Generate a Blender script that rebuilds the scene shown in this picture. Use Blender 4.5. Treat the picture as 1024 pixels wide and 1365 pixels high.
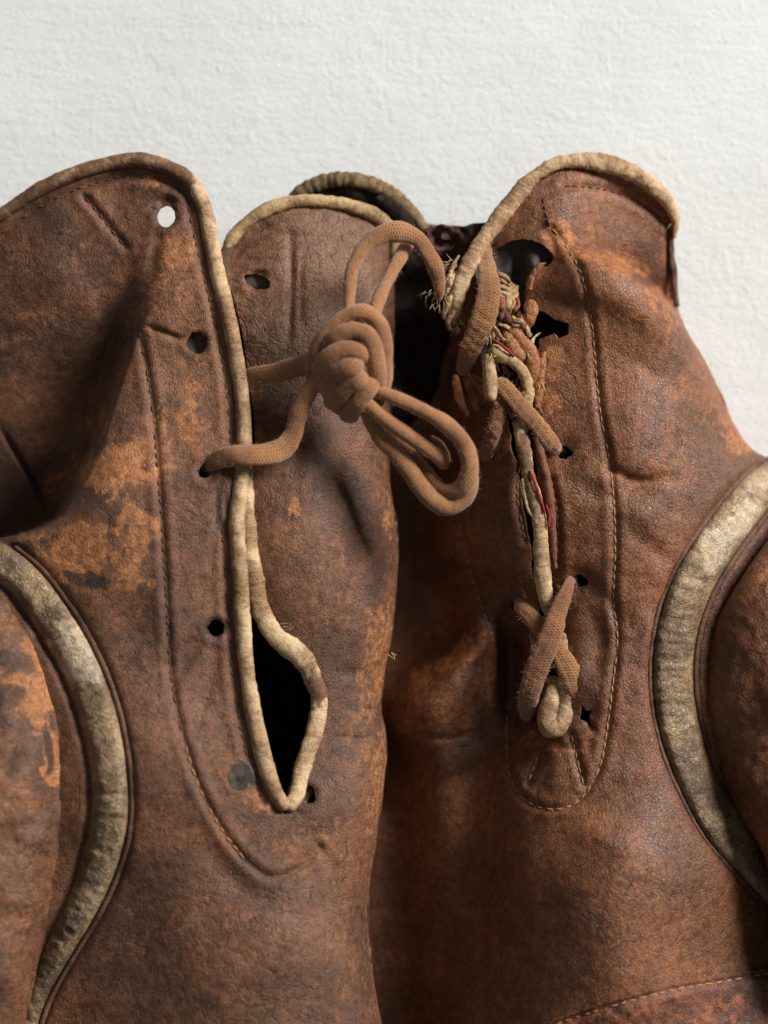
import bpy, math
import numpy as np
from mathutils import Vector, Matrix

# ---------------------------------------------------------------- scene scale
S = 0.00025            # metres per photograph pixel at the focus height
W0, H0 = 1024.0, 1365.0
D = 0.95               # camera height above the surface
REF = 230.0            # height (in px units) at which S holds

scene = bpy.context.scene
for o in list(bpy.data.objects):
    bpy.data.objects.remove(o)

# ---------------------------------------------------------------- camera
cam_d = bpy.data.cameras.new('camera')
cam = bpy.data.objects.new('camera', cam_d)
scene.collection.objects.link(cam)
cam.location = (0, 0, D)
cam_d.sensor_fit = 'VERTICAL'
cam_d.sensor_height = 36.0
FD = D - REF * S
cam_d.lens = 36.0 * FD / (H0 * S)
cam_d.clip_start = 0.01
cam_d.clip_end = 20
cam_d.dof.use_dof = True
cam_d.dof.focus_distance = D - 205 * S
cam_d.dof.aperture_fstop = 3.4
scene.camera = cam

# ---------------------------------------------------------------- light
world = bpy.data.worlds.new('World')
scene.world = world
world.use_nodes = True
bg = world.node_tree.nodes['Background']
bg.inputs[0].default_value = (0.98, 0.99, 1.0, 1)
bg.inputs[1].default_value = 0.13


def area_light(name, loc, target, size, power, col):
    d = bpy.data.lights.new(name, 'AREA')
    d.shape = 'RECTANGLE'
    d.size = size[0]
    d.size_y = size[1]
    d.energy = power
    d.color = col
    o = bpy.data.objects.new(name, d)
    scene.collection.objects.link(o)
    o.location = loc
    o.rotation_euler = (Vector(target) - Vector(loc)).to_track_quat('-Z', 'Y').to_euler()
    return o


area_light('window_light', (2.18, 1.68, 1.56), (0.0, -0.02, 0.03), (1.28, 1.0), 183.0, (1.0, 0.978, 0.95))

vs = scene.view_settings
vs.view_transform = 'Standard'
vs.look = 'None'
vs.exposure = 0.0
vs.gamma = 1.0

# ---------------------------------------------------------------- maths


def PX(x, y, h):
    """photograph pixel + height -> world metres"""
    z = np.asarray(h, float) * S
    k = (D - z) / FD
    return (np.asarray(x, float) - W0 / 2) * S * k, (H0 / 2 - np.asarray(y, float)) * S * k, z


_rng = np.random.RandomState(11)
_tab = _rng.rand(256, 256)


def vnoise(x, y):
    xi = np.floor(x).astype(int)
    yi = np.floor(y).astype(int)
    fx = x - xi
    fy = y - yi
    fx = fx * fx * fx * (fx * (fx * 6 - 15) + 10)
    fy = fy * fy * fy * (fy * (fy * 6 - 15) + 10)
    a = _tab[xi % 256, yi % 256]
    b = _tab[(xi + 1) % 256, yi % 256]
    c = _tab[xi % 256, (yi + 1) % 256]
    d = _tab[(xi + 1) % 256, (yi + 1) % 256]
    return (a * (1 - fx) + b * fx) * (1 - fy) + (c * (1 - fx) + d * fx) * fy - 0.5


def fbm(x, y, wl, octs=4, gain=0.5, seed=0.0):
    x = np.asarray(x, float)
    y = np.asarray(y, float)
    r = 0.0
    a = 1.0
    f = 1.0 / wl
    for i in range(octs):
        cs, sn = math.cos(0.6 * i + seed), math.sin(0.6 * i + seed)
        r = r + a * vnoise((x * cs - y * sn) * f + 17.3 * i + seed * 31.7 + 60, (x * sn + y * cs) * f + 5.1 * i + seed * 13.9 + 60)
        a *= gain
        f *= 2.03
    return r * 2


def sstep(a, b, x):
    t = np.clip((x - a) / (b - a), 0, 1)
    return t * t * (3 - 2 * t)


def catmull(pts, step=6.0, closed=False):
    """resample control points (any dimension) as a smooth curve"""
    P = np.array(pts, float)
    n = len(P)
    out = []
    segs = n if closed else n - 1
    for i in range(segs):
        if closed:
            p0, p1, p2, p3 = P[(i - 1) % n], P[i], P[(i + 1) % n], P[(i + 2) % n]
        else:
            p1, p2 = P[i], P[i + 1]
            p0 = P[i - 1] if i > 0 else 2 * p1 - p2
            p3 = P[i + 2] if i + 2 < n else 2 * p2 - p1
        L = np.linalg.norm((p2 - p1)[:2]) + (abs(p2[2] - p1[2]) if len(p1) > 2 else 0)
        m = max(1, int(L / step))
        # centripetal
        d1 = max(np.linalg.norm(p1 - p0), 1e-3) ** .5
        d2 = max(np.linalg.norm(p2 - p1), 1e-3) ** .5
        d3 = max(np.linalg.norm(p3 - p2), 1e-3) ** .5
        t0, t1 = 0, d1
        t2 = t1 + d2
        t3 = t2 + d3
        for k in range(m):
            t = t1 + (t2 - t1) * k / m
            A1 = (t1 - t) / (t1 - t0) * p0 + (t - t0) / (t1 - t0) * p1
            A2 = (t2 - t) / (t2 - t1) * p1 + (t - t1) / (t2 - t1) * p2
            A3 = (t3 - t) / (t3 - t2) * p2 + (t - t2) / (t3 - t2) * p3
            B1 = (t2 - t) / (t2 - t0) * A1 + (t - t0) / (t2 - t0) * A2
            B2 = (t3 - t) / (t3 - t1) * A2 + (t - t1) / (t3 - t1) * A3
            out.append((t2 - t) / (t2 - t1) * B1 + (t - t1) / (t2 - t1) * B2)
    if not closed:
        out.append(P[-1])
    return np.array(out)


def dist_poly(x, y, P, closed=False):
    """unsigned distance to a polyline"""
    x = np.asarray(x, float)
    y = np.asarray(y, float)
    best = np.full(x.shape, 1e18)
    n = len(P)
    for i in range(n if closed else n - 1):
        ax, ay = P[i][0], P[i][1]
        bx, by = P[(i + 1) % n][0], P[(i + 1) % n][1]
        dx, dy = bx - ax, by - ay
        L2 = dx * dx + dy * dy + 1e-9
        t = np.clip(((x - ax) * dx + (y - ay) * dy) / L2, 0, 1)
        d = (x - ax - t * dx) ** 2 + (y - ay - t * dy) ** 2
        best = np.minimum(best, d)
    return np.sqrt(best)


def inside(x, y, P):
    c = np.zeros(x.shape, bool)
    n = len(P)
    for i in range(n):
        ax, ay = P[i][0], P[i][1]
        bx, by = P[(i + 1) % n][0], P[(i + 1) % n][1]
        if ay == by:
            continue
        m = ((ay > y) != (by > y))
        xc = (bx - ax) * (y - ay) / (by - ay) + ax
        c ^= m & (x < xc)
    return c


class TPS:
    def __init__(self, pts, smooth=4.0):
        P = np.array(pts, float)
        self.X = P[:, :2] / 100
        n = len(P)
        K = self._k(self.X, self.X) + np.eye(n) * smooth * 0.01
        A = np.zeros((n + 3, n + 3))
        A[:n, :n] = K
        A[:n, n] = 1
        A[:n, n + 1:] = self.X
        A[n, :n] = 1
        A[n + 1:, :n] = self.X.T
        self.w = np.linalg.solve(A, np.concatenate([P[:, 2], [0, 0, 0]]))

    def _k(self, a, b):
        d2 = (a[:, None, 0] - b[None, :, 0]) ** 2 + (a[:, None, 1] - b[None, :, 1]) ** 2
        return 0.5 * d2 * np.log(d2 + 1e-9)

    def __call__(self, x, y):
        x = np.asarray(x, float)
        y = np.asarray(y, float)
        sh = x.shape
        q = np.stack([x.ravel(), y.ravel()], 1) / 100
        r = np.zeros(len(q))
        n = len(self.X)
        for s in range(0, len(q), 20000):
            k = self._k(q[s:s + 20000], self.X)
            r[s:s + 20000] = k @ self.w[:n]
        r += self.w[n] + q @ self.w[n + 1:]
        return r.reshape(sh)


def blobs(x, y, L, wob=0.35, seed=3.0):
    """soft blobs with ragged edges: (cx, cy, rx, ry, degrees, strength)"""
    r = np.zeros(np.shape(x))
    n = fbm(x, y, 34, 4, 0.62, seed) * wob * 1.6
    for cx, cy, rx, ry, a, s in L:
        a = math.radians(a)
        u = ((x - cx) * math.cos(a) + (y - cy) * math.sin(a)) / rx
        v = (-(x - cx) * math.sin(a) + (y - cy) * math.cos(a)) / ry
        d = np.sqrt(u * u + v * v)
        r = np.maximum(r, s * sstep(1.25, 0.55, d + n))
    return r


# ---------------------------------------------------------------- object helpers
def link(o, parent=None):
    scene.collection.objects.link(o)
    if parent is not None:
        o.parent = parent
    return o


def thing(name, label, cat, px, py, h=0, group=None):
    o = bpy.data.objects.new(name, None)
    o.empty_display_size = 0.02
    link(o)
    a = PX(px, py, h)
    o.location = (float(a[0]), float(a[1]), float(a[2]))
    o['label'] = label
    o['category'] = cat
    if group:
        o['group'] = group
    return o


def mesh_obj(name, V, loops, starts, totals, mat, parent=None, attrs=None, label=None, kind=None):
    me = bpy.data.meshes.new(name)
    V = np.asarray(V, float)
    if parent is not None:
        V = V - np.array(parent.location)[None, :]
    me.vertices.add(len(V))
    me.vertices.foreach_set('co', V.astype(np.float32).ravel())
    me.loops.add(len(loops))
    me.loops.foreach_set('vertex_index', np.asarray(loops, np.int32))
    me.polygons.add(len(starts))
    me.polygons.foreach_set('loop_start', np.asarray(starts, np.int32))
    me.polygons.foreach_set('loop_total', np.asarray(totals, np.int32))
    me.update(calc_edges=True)
    me.polygons.foreach_set('use_smooth', np.ones(len(starts), bool))
    if attrs:
        for k, v in attrs.items():
            at = me.attributes.new(k, 'FLOAT', 'POINT')
            at.data.foreach_set('value', np.asarray(v, np.float32))
    me.materials.append(mat)
    o = bpy.data.objects.new(name, me)
    link(o, parent)
    if label:
        o['label'] = label
    if kind:
        o['kind'] = kind
    return o


def sheet(name, outer, hfun, mat, parent, step=2.3, holes=(), attrf=None, skirt=None, label=None):
    """height surface over an outline, exact outline by marching squares, edge folded under by skirt()"""
    outer = np.array(outer, float)
    x0, y0 = outer.min(0)[:2] - step * 1.5
    x1, y1 = outer.max(0)[:2] + step * 1.5
    nx = int((x1 - x0) / step) + 2
    ny = int((y1 - y0) / step) + 2
    gx, gy = np.meshgrid(x0 + np.arange(nx) * step, y0 + np.arange(ny) * step)
    sd = dist_poly(gx, gy, outer, True)
    sd = np.where(inside(gx, gy, outer), sd, -sd)
    for hp in holes:
        hp = np.array(hp, float)
        s2 = dist_poly(gx, gy, hp, True)
        s2 = np.where(inside(gx, gy, hp), -s2, s2)
        sd = np.minimum(sd, s2)
    sd = np.where(np.abs(sd) < 1e-3, 1e-3, sd)
    ins = sd > 0
    idx = -np.ones(sd.shape, int)
    idx[ins] = np.arange(ins.sum())
    vx = list(gx[ins])
    vy = list(gy[ins])
    nin = len(vx)
    a, b, c, d = ins[:-1, :-1], ins[:-1, 1:], ins[1:, 1:], ins[1:, :-1]
    full = a & b & c & d
    ii, jj = np.nonzero(full)
    quads = np.stack([idx[ii + 1, jj], idx[ii + 1, jj + 1], idx[ii, jj + 1], idx[ii, jj]], 1)
    mixed = (a | b | c | d) & ~full
    cross = {}
    polys = []
    bedges = []

    def cv(p, q):
        k = (p, q) if p < q else (q, p)
        if k not in cross:
            sp, sq = sd[k[0]], sd[k[1]]
            t = min(max(sp / (sp - sq), 0.02), 0.98)
            vx.append(gx[k[0]] + (gx[k[1]] - gx[k[0]]) * t)
            vy.append(gy[k[0]] + (gy[k[1]] - gy[k[0]]) * t)
            cross[k] = len(vx) - 1
        return cross[k]
    for i, j in zip(*np.nonzero(mixed)):
        i = int(i)
        j = int(j)
        cs = [(i + 1, j), (i + 1, j + 1), (i, j + 1), (i, j)]
        poly = []
        tags = []
        for k in range(4):
            p, q = cs[k], cs[(k + 1) % 4]
            if ins[p]:
                poly.append(int(idx[p]))
                tags.append(0)
            if ins[p] != ins[q]:
                poly.append(cv(p, q))
                tags.append(1 if ins[p] else 2)   # 1 leaving, 2 entering
        n = len(poly)
        if n < 3:
            continue
        polys.append(poly)
        for k in range(n):
            if tags[k] == 1 and tags[(k + 1) % n] == 2:
                bedges.append((poly[k], poly[(k + 1) % n]))
    vx = np.array(vx)
    vy = np.array(vy)
    h = hfun(vx, vy)
    nb0 = len(vx)
    X = [vx]
    Y = [vy]
    Hh = [h]
    sk_polys = []
    if bedges:
        bidx = np.arange(nin, nb0)
        # inward normal from the distance gradient
        gyy, gxx = np.gradient(sd, step)
        fi = np.clip(((vy[bidx] - y0) / step).astype(int), 0, ny - 2)
        fj = np.clip(((vx[bidx] - x0) / step).astype(int), 0, nx - 2)
        nxn = gxx[fi, fj] + gxx[fi + 1, fj + 1] + gxx[fi + 1, fj] + gxx[fi, fj + 1]
        nyn = gyy[fi, fj] + gyy[fi + 1, fj + 1] + gyy[fi + 1, fj] + gyy[fi, fj + 1]
        L = np.sqrt(nxn ** 2 + nyn ** 2) + 1e-9
        nxn /= L
        nyn /= L
        if skirt is None:
            rings = lip(vx[bidx], vy[bidx], h[bidx])
        else:
            rings = skirt(vx[bidx], vy[bidx], h[bidx])
        nb = len(bidx)
        for (ins_k, hh) in rings:
            X.append(vx[bidx] + nxn * ins_k)
            Y.append(vy[bidx] + nyn * ins_k)
            Hh.append(hh)
        for (u, v) in bedges:
            pu, pv = u, v
            for k in range(len(rings)):
                qu = nb0 + k * nb + (u - nin)
                qv = nb0 + k * nb + (v - nin)
                sk_polys.append((pv, pu, qu, qv))
                pu, pv = qu, qv
    X = np.concatenate(X)
    Y = np.concatenate(Y)
    Hh = np.concatenate(Hh)
    V = np.stack(PX(X, Y, Hh), 1)
    loops = [quads.ravel()]
    totals = [np.full(len(quads), 4)]
    if polys:
        loops.append(np.array([q for p in polys for q in p]))
        totals.append(np.array([len(p) for p in polys]))
    if sk_polys:
        loops.append(np.array(sk_polys).ravel())
        totals.append(np.full(len(sk_polys), 4))
    loops = np.concatenate(loops)
    totals = np.concatenate(totals)
    starts = np.concatenate([[0], np.cumsum(totals)[:-1]])
    at = attrf(X, Y) if attrf else None
    return mesh_obj(name, V, loops, starts, totals, mat, parent, at, label)


def lip(x, y, h, t=8.0):
    o = np.ones_like(h)
    return [(-1.0 * o, h - t * .3), (-0.6 * o, h - t * .75), (2 * o, h - t), (8 * o, h - t - 1), (18 * o, h - t - 2)]


def sweep(name, pts, wid, hgt, mat, parent, nseg=16, step=3.0, disp=None, cap=True, attrf=None, label=None, up=None, twist=None):
    """tube along (x, y, h) px points; wid/hgt are half sizes (scalars or lists given per control point)"""
    P = np.array(pts, float)
    n = len(P)
    w = np.broadcast_to(np.asarray(wid, float), (n,))
    g = np.broadcast_to(np.asarray(hgt, float), (n,))
    tw = np.broadcast_to(np.asarray(0 if twist is None else twist, float), (n,))
    Q = catmull(np.column_stack([P, w, g, tw]), step)
    C, w, g, tw = Q[:, :3], Q[:, 3], Q[:, 4], Q[:, 5]
    m = len(C)
    T = np.gradient(C, axis=0)
    T /= np.linalg.norm(T, axis=1)[:, None] + 1e-9
    # rotation-minimising-ish frame that leans on "up"
    U = np.array([0, 0, 1.0]) if up is None else np.array(up, float)
    side = np.cross(T, U)
    ln = np.linalg.norm(side, axis=1)
    for i in range(m):
        if ln[i] < 0.2 and i > 0:
            side[i] = side[i - 1] - T[i] * np.dot(side[i - 1], T[i])
            side[i] /= np.linalg.norm(side[i]) + 1e-9
        else:
            side[i] /= ln[i] + 1e-9
    top = np.cross(side, T)
    c2, s2 = np.cos(tw)[:, None], np.sin(tw)[:, None]
    side, top = side * c2 + top * s2, -side * s2 + top * c2
    s = np.concatenate([[0], np.cumsum(np.linalg.norm(np.diff(C, axis=0), axis=1))])
    th = np.linspace(0, 2 * math.pi, nseg, endpoint=False) - math.pi / 2
    capf = np.ones(m)
    if cap:
        r = np.maximum(w, 1)
        e = np.minimum(s, s[-1] - s)
        k = np.clip(e / r, 0, 1)
        capf = np.sqrt(np.clip(1 - (1 - k) ** 2, 0.0, 1))
        capf = np.maximum(capf, 0.03)
    SS, TH = np.meshgrid(s, th, indexing='ij')
    dd = disp(SS, TH) if disp is not None else np.zeros_like(SS)
    a = (w[:, None] * capf[:, None] + dd * capf[:, None])
    b = (g[:, None] * capf[:, None] + dd * capf[:, None])
    pos = C[:, None, :] + side[:, None, :] * (a * np.cos(TH))[:, :, None] + top[:, None, :] * (b * np.sin(TH))[:, :, None]
    X, Y, Hh = pos[..., 0].ravel(), pos[..., 1].ravel(), pos[..., 2].ravel()
    V = np.stack(PX(X, Y, Hh), 1)
    I = np.arange(m * nseg).reshape(m, nseg)
    A = I[:-1]
    B = I[1:]
    q = np.stack([A, np.roll(A, -1, 1), np.roll(B, -1, 1), B], -1).reshape(-1, 4)[:, ::-1]
    # in pixel space y points down, so the winding is mirrored back here
    q = q[:, ::-1]
    loops = [q.ravel(), I[0][::-1], I[-1]]
    totals = np.concatenate([np.full(len(q), 4), [nseg, nseg]])
    loops = np.concatenate(loops)
    starts = np.concatenate([[0], np.cumsum(totals)[:-1]])
    at = {'along': SS.ravel() / 100.0, 'around': (TH.ravel() + math.pi / 2) / (2 * math.pi)}
    if attrf:
        at.update(attrf(X, Y))
    return mesh_obj(name, V, loops, starts, totals, mat, parent, at, label)


# ---------------------------------------------------------------- materials
def lin(r, g, b):
    def f(c):
        c /= 255.0
        return c / 12.92 if c <= 0.04045 else ((c + 0.055) / 1.055) ** 2.4
    return (f(r), f(g), f(b), 1)


class M:
    def __init__(self, name):
        self.m = bpy.data.materials.new(name)
        self.m.use_nodes = True
        self.t = self.m.node_tree
        self.b = self.t.nodes['Principled BSDF']
        self.co = self.n('ShaderNodeTexCoord').outputs['Object']

    def n(self, typ, **kw):
        nd = self.t.nodes.new(typ)
        for k, v in kw.items():
            setattr(nd, k, v)
        return nd

    def l(self, a, b):
        self.t.links.new(a, b)

    def setin(self, sock, v):
        if isinstance(v, bpy.types.NodeSocket):
            self.l(v, sock)
        else:
            sock.default_value = v

    def noise(self, scale, detail=4, rough=0.55, dist=0.0, vec=None, w=None):
        nd = self.n('ShaderNodeTexNoise')
        nd.inputs['Scale'].default_value = scale
        nd.inputs['Detail'].default_value = detail
        nd.inputs['Roughness'].default_value = rough
        nd.inputs['Distortion'].default_value = dist
        self.l(vec or self.co, nd.inputs['Vector'])
        return nd.outputs['Fac']

    def vor(self, scale, feat='DISTANCE_TO_EDGE', vec=None, rand=1.0):
        nd = self.n('ShaderNodeTexVoronoi')
        nd.feature = feat
        nd.inputs['Scale'].default_value = scale
        nd.inputs['Randomness'].default_value = rand
        self.l(vec or self.co, nd.inputs['Vector'])
        return nd.outputs[0]

    def mapping(self, scale=(1, 1, 1), rot=(0, 0, 0), loc=(0, 0, 0), vec=None):
        nd = self.n('ShaderNodeMapping')
        nd.inputs['Scale'].default_value = scale
        nd.inputs['Rotation'].default_value = rot
        nd.inputs['Location'].default_value = loc
        self.l(vec or self.co, nd.inputs['Vector'])
        return nd.outputs[0]

    def warp(self, amount, scale):
        nd = self.n('ShaderNodeTexNoise')
        nd.inputs['Scale'].default_value = scale
        nd.inputs['Detail'].default_value = 2
        self.l(self.co, nd.inputs['Vector'])
        s = self.n('ShaderNodeVectorMath', operation='MULTIPLY_ADD')
        self.l(nd.outputs['Color'], s.inputs[0])
        s.inputs[1].default_value = (amount,) * 3
        self.l(self.co, s.inputs[2])
        return s.outputs[0]

    def ramp(self, v, a, b, lo=0.0, hi=1.0):
        nd = self.n('ShaderNodeMapRange')
        nd.interpolation_type = 'SMOOTHSTEP'
        self.l(v, nd.inputs['Value'])
        nd.inputs['From Min'].default_value = a
        nd.inputs['From Max'].default_value = b
        nd.inputs['To Min'].default_value = lo
        nd.inputs['To Max'].default_value = hi
        return nd.outputs[0]

    def math(self, op, a, b=0.0, clamp=False):
        nd = self.n('ShaderNodeMath', operation=op)
        nd.use_clamp = clamp
        self.setin(nd.inputs[0], a)
        self.setin(nd.inputs[1], b)
        return nd.outputs[0]

    def mix(self, f, a, b, blend='MIX'):
        nd = self.n('ShaderNodeMix')
        nd.data_type = 'RGBA'
        nd.blend_type = blend
        self.setin(nd.inputs['Factor'], f)
        self.setin(nd.inputs['A'], a)
        self.setin(nd.inputs['B'], b)
        return nd.outputs['Result']

    def attr(self, name):
        nd = self.n('ShaderNodeAttribute')
        nd.attribute_name = name
        return nd.outputs['Fac']

    def bump(self, h, dist, strength=1.0, prev=None):
        nd = self.n('ShaderNodeBump')
        nd.inputs['Distance'].default_value = dist
        nd.inputs['Strength'].default_value = strength
        self.l(h, nd.inputs['Height'])
        if prev is not None:
            self.l(prev, nd.inputs['Normal'])
        return nd.outputs['Normal']

    def out(self, col, rough, normal=None, spec=0.5, sheen=0.0):
        self.setin(self.b.inputs['Base Color'], col)
        self.setin(self.b.inputs['Roughness'], rough)
        self.b.inputs['Specular IOR Level'].default_value = spec
        if sheen:
            self.b.inputs['Sheen Weight'].default_value = sheen
            self.b.inputs['Sheen Roughness'].default_value = 0.6
        if normal is not None:
            self.l(normal, self.b.inputs['Normal'])
        return self.m


def leather(name, base, dark, orange, pale, grain=1.0, mottled=1.0, wearamt=1.0, rough=(0.42, 0.75)):
    m = M(name)
    wv = m.warp(0.006, 60)
    big = m.noise(28, 5, 0.6, 0.5)
    mid = m.noise(95, 6, 0.65, 0.4)
    fine = m.noise(420, 5, 0.65)
    micro = m.noise(1900, 3, 0.6)
    col = m.mix(m.ramp(big, 0.38, 0.64), dark, base)
    col = m.mix(m.math('MULTIPLY', m.ramp(mid, 0.50, 0.66), 0.45 * mottled), col, tuple(c * 0.45 for c in base[:3]) + (1,))
    m2 = m.noise(150, 6, 0.68, 0.3, vec=m.mapping(loc=(3.1, 1.7, 0.4)))
    col = m.mix(m.math('MULTIPLY', m.ramp(m2, 0.48, 0.72), 0.34 * mottled), col, orange)
    # rubbed orange patches, also the light painted on fold ridges
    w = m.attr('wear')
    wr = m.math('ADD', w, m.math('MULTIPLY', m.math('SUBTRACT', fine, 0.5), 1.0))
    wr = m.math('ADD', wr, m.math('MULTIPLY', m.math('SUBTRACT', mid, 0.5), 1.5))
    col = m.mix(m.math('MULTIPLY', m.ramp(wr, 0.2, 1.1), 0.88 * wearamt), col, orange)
    # greyish pale scuffs and painted highlights
    sc = m.attr('scuff_sheen')
    sr = m.math('ADD', sc, m.math('MULTIPLY', m.math('SUBTRACT', m2, 0.5), 1.5))
    col = m.mix(m.math('MULTIPLY', m.ramp(sr, 0.3, 1.1), 0.5), col, pale)
    # dark stains and painted shade
    st = m.attr('stain_shade')
    tr = m.math('ADD', st, m.math('MULTIPLY', m.math('SUBTRACT', fine, 0.5), 1.2))
    tr = m.math('ADD', tr, m.math('MULTIPLY', m.math('SUBTRACT', mid, 0.5), 0.8))
    col = m.mix(m.math('MULTIPLY', m.ramp(tr, 0.2, 0.95), 0.85), col, (0.022, 0.013, 0.010, 1))
    spk = m.noise(760, 4, 0.7, 0.3, vec=m.mapping(loc=(1.3, 0.2, 2.0)))
    col = m.mix(m.math('MULTIPLY', m.math('MULTIPLY', m.ramp(spk, 0.54, 0.66), m.ramp(mid, 0.36, 0.6)), 0.5), col, tuple(c * 0.4 for c in dark[:3]) + (1,))
    # fine pigment in the grain
    gv = m.vor(1400 * grain, vec=wv)
    gm = m.ramp(gv, 0.0, 0.16)
    col = m.mix(m.math('MULTIPLY', m.math('SUBTRACT', 1.0, gm), 0.42), col, tuple(c * 0.35 for c in dark[:3]) + (1,))
    col = m.mix(m.ramp(fine, 0.30, 0.75, 0.0, 0.38), tuple(0 for _ in range(3)) + (1,), col, 'MIX') if False else col
    v = m.ramp(fine, 0.30, 0.70, 0.68, 1.30)
    hs = m.n('ShaderNodeHueSaturation')
    m.l(col, hs.inputs['Color'])
    m.l(m.math('MULTIPLY', v, m.ramp(micro, 0.3, 0.7, 0.82, 1.18)), hs.inputs['Value'])
    col = hs.outputs[0]
    ck = m.vor(95, vec=m.mapping(scale=(1, 0.45, 1), rot=(0, 0, 0.35), vec=m.warp(0.012, 70)))
    ckm = m.math('MULTIPLY', m.ramp(ck, 0.035, 0.005), m.ramp(m2, 0.5, 0.62))
    col = m.mix(m.math('MULTIPLY', ckm, 0.6), col, (0.03, 0.016, 0.010, 1))
    # relief
    g2 = m.vor(740 * grain, vec=wv)
    n1 = m.bump(m.ramp(g2, 0.0, 0.16), 0.00012, 0.75)
    n2 = m.bump(gm, 0.00006, 0.65, n1)
    n3 = m.bump(fine, 0.0005, 0.4, n2)
    wrk = m.noise(260, 4, 0.6, 0.8, vec=m.mapping(scale=(1, 0.32, 1), rot=(0, 0, 0.5)))
    n4 = m.bump(wrk, 0.0004, 0.4, n3)
    wc = m.vor(210, vec=m.warp(0.008, 120))
    wn = m.n('ShaderNodeBump')
    wn.inputs['Distance'].default_value = 0.0002
    m.l(m.math('MULTIPLY', m.ramp(sc, 0.1, 0.6), 0.7), wn.inputs['Strength'])
    m.l(m.ramp(wc, 0.0, 0.09), wn.inputs['Height'])
    m.l(n4, wn.inputs['Normal'])
    n4 = wn.outputs['Normal']
    n4 = m.bump(m.math('SUBTRACT', 1.0, ckm), 0.00012, 0.8, n4)
    n5 = m.bump(micro, 0.00014, 0.4, n4)
    rg = m.ramp(fine, 0.3, 0.7, rough[0], rough[1])
    rg = m.math('ADD', rg, m.math('MULTIPLY', w, 0.12), True)
    sp = m.vor(260, 'F1', vec=m.warp(0.01, 200))
    spm = m.math('MULTIPLY', m.ramp(sp, 0.085, 0.04), m.ramp(mid, 0.5, 0.62))
    col = m.mix(m.math('MULTIPLY', spm, 0.5), col, pale)
    return m.out(col, rg, n5, 0.42)


MAT = {}
MAT['leatherA'] = leather('worn_brown_leather', lin(125, 82, 55), lin(90, 60, 43), lin(184, 121, 73), lin(128, 100, 80), 1.0, 0.55, rough=(0.46, 0.68))
MAT['leatherB'] = leather('tan_brown_leather', lin(136, 86, 55), lin(102, 64, 43), lin(180, 114, 67), lin(150, 112, 84), 1.0, 0.5, rough=(0.33, 0.52))
MAT['leather_rough'] = leather('rough_panel_leather', lin(136, 84, 58), lin(74, 46, 36), lin(186, 110, 68), lin(140, 110, 88), 0.8, 1.4)
MAT['leather_red'] = leather('inner_red_leather', lin(104, 60, 46), lin(64, 36, 30), lin(140, 84, 56), lin(120, 90, 70), 0.9, 1.0)


def piping_mat(name, clean, dirty, brown, dirtiness=0.5):
    m = M(name)
    a = m.noise(70, 5, 0.6, 0.4)
    b = m.noise(330, 5, 0.65)
    c = m.noise(1500, 3, 0.6)
    col = m.mix(m.ramp(a, 0.62 - 0.3 * dirtiness, 0.86 - 0.3 * dirtiness), clean, dirty)
    col = m.mix(m.math('MULTIPLY', m.ramp(b, 0.55, 0.75), 0.55), col, brown)
    g = m.attr('stain_shade')
    gr = m.math('ADD', g, m.math('MULTIPLY', m.math('SUBTRACT', b, 0.5), 1.3))
    col = m.mix(m.math('MULTIPLY', m.ramp(gr, 0.3, 0.85), 0.9), col, brown)
    hs = m.n('ShaderNodeHueSaturation')
    m.l(col, hs.inputs['Color'])
    m.l(m.ramp(c, 0.3, 0.7, 0.8, 1.15), hs.inputs['Value'])
    cv = m.n('ShaderNodeCombineXYZ')
    m.l(m.math('MULTIPLY', m.attr('along'), 26.0), cv.inputs[0])
    m.l(m.math('MULTIPLY', m.attr('around'), 3.0), cv.inputs[1])
    rk = m.noise(1.0, 5, 0.65, 0.6, vec=cv.outputs[0])
    rkm = m.ramp(m.math('ABSOLUTE', m.math('SUBTRACT', rk, 0.5)), 0.045, 0.0)
    hs2 = m.n('ShaderNodeHueSaturation')
    m.l(hs.outputs[0], hs2.inputs['Color'])
    m.l(m.math('SUBTRACT', 1.0, m.math('MULTIPLY', m.math('MULTIPLY', rkm, m.ramp(a, 0.4, 0.6)), 0.6)), hs2.inputs['Value'])
    hs = hs2
    n0 = m.bump(rk, 0.0006, 0.55)
    n1 = m.bump(b, 0.0008, 0.6, n0)
    n2 = m.bump(c, 0.00022, 0.7, n1)
    n3 = m.bump(m.ramp(m.vor(900), 0, 0.15), 0.00006, 0.5, n2)
    return m.out(hs.outputs[0], 0.68, n3, 0.3)


MAT['piping'] = piping_mat('cream_piping', lin(206, 176, 136), lin(160, 124, 90), lin(104, 70, 48), 0.85)
MAT['piping_tan'] = piping_mat('tan_dirty_piping', lin(186, 156, 112), lin(134, 102, 70), lin(84, 58, 42), 0.7)
MAT['cord_dark'] = piping_mat('dark_seam_cord', lin(112, 80, 62), lin(80, 56, 44), lin(48, 34, 28), 0.5)


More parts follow.
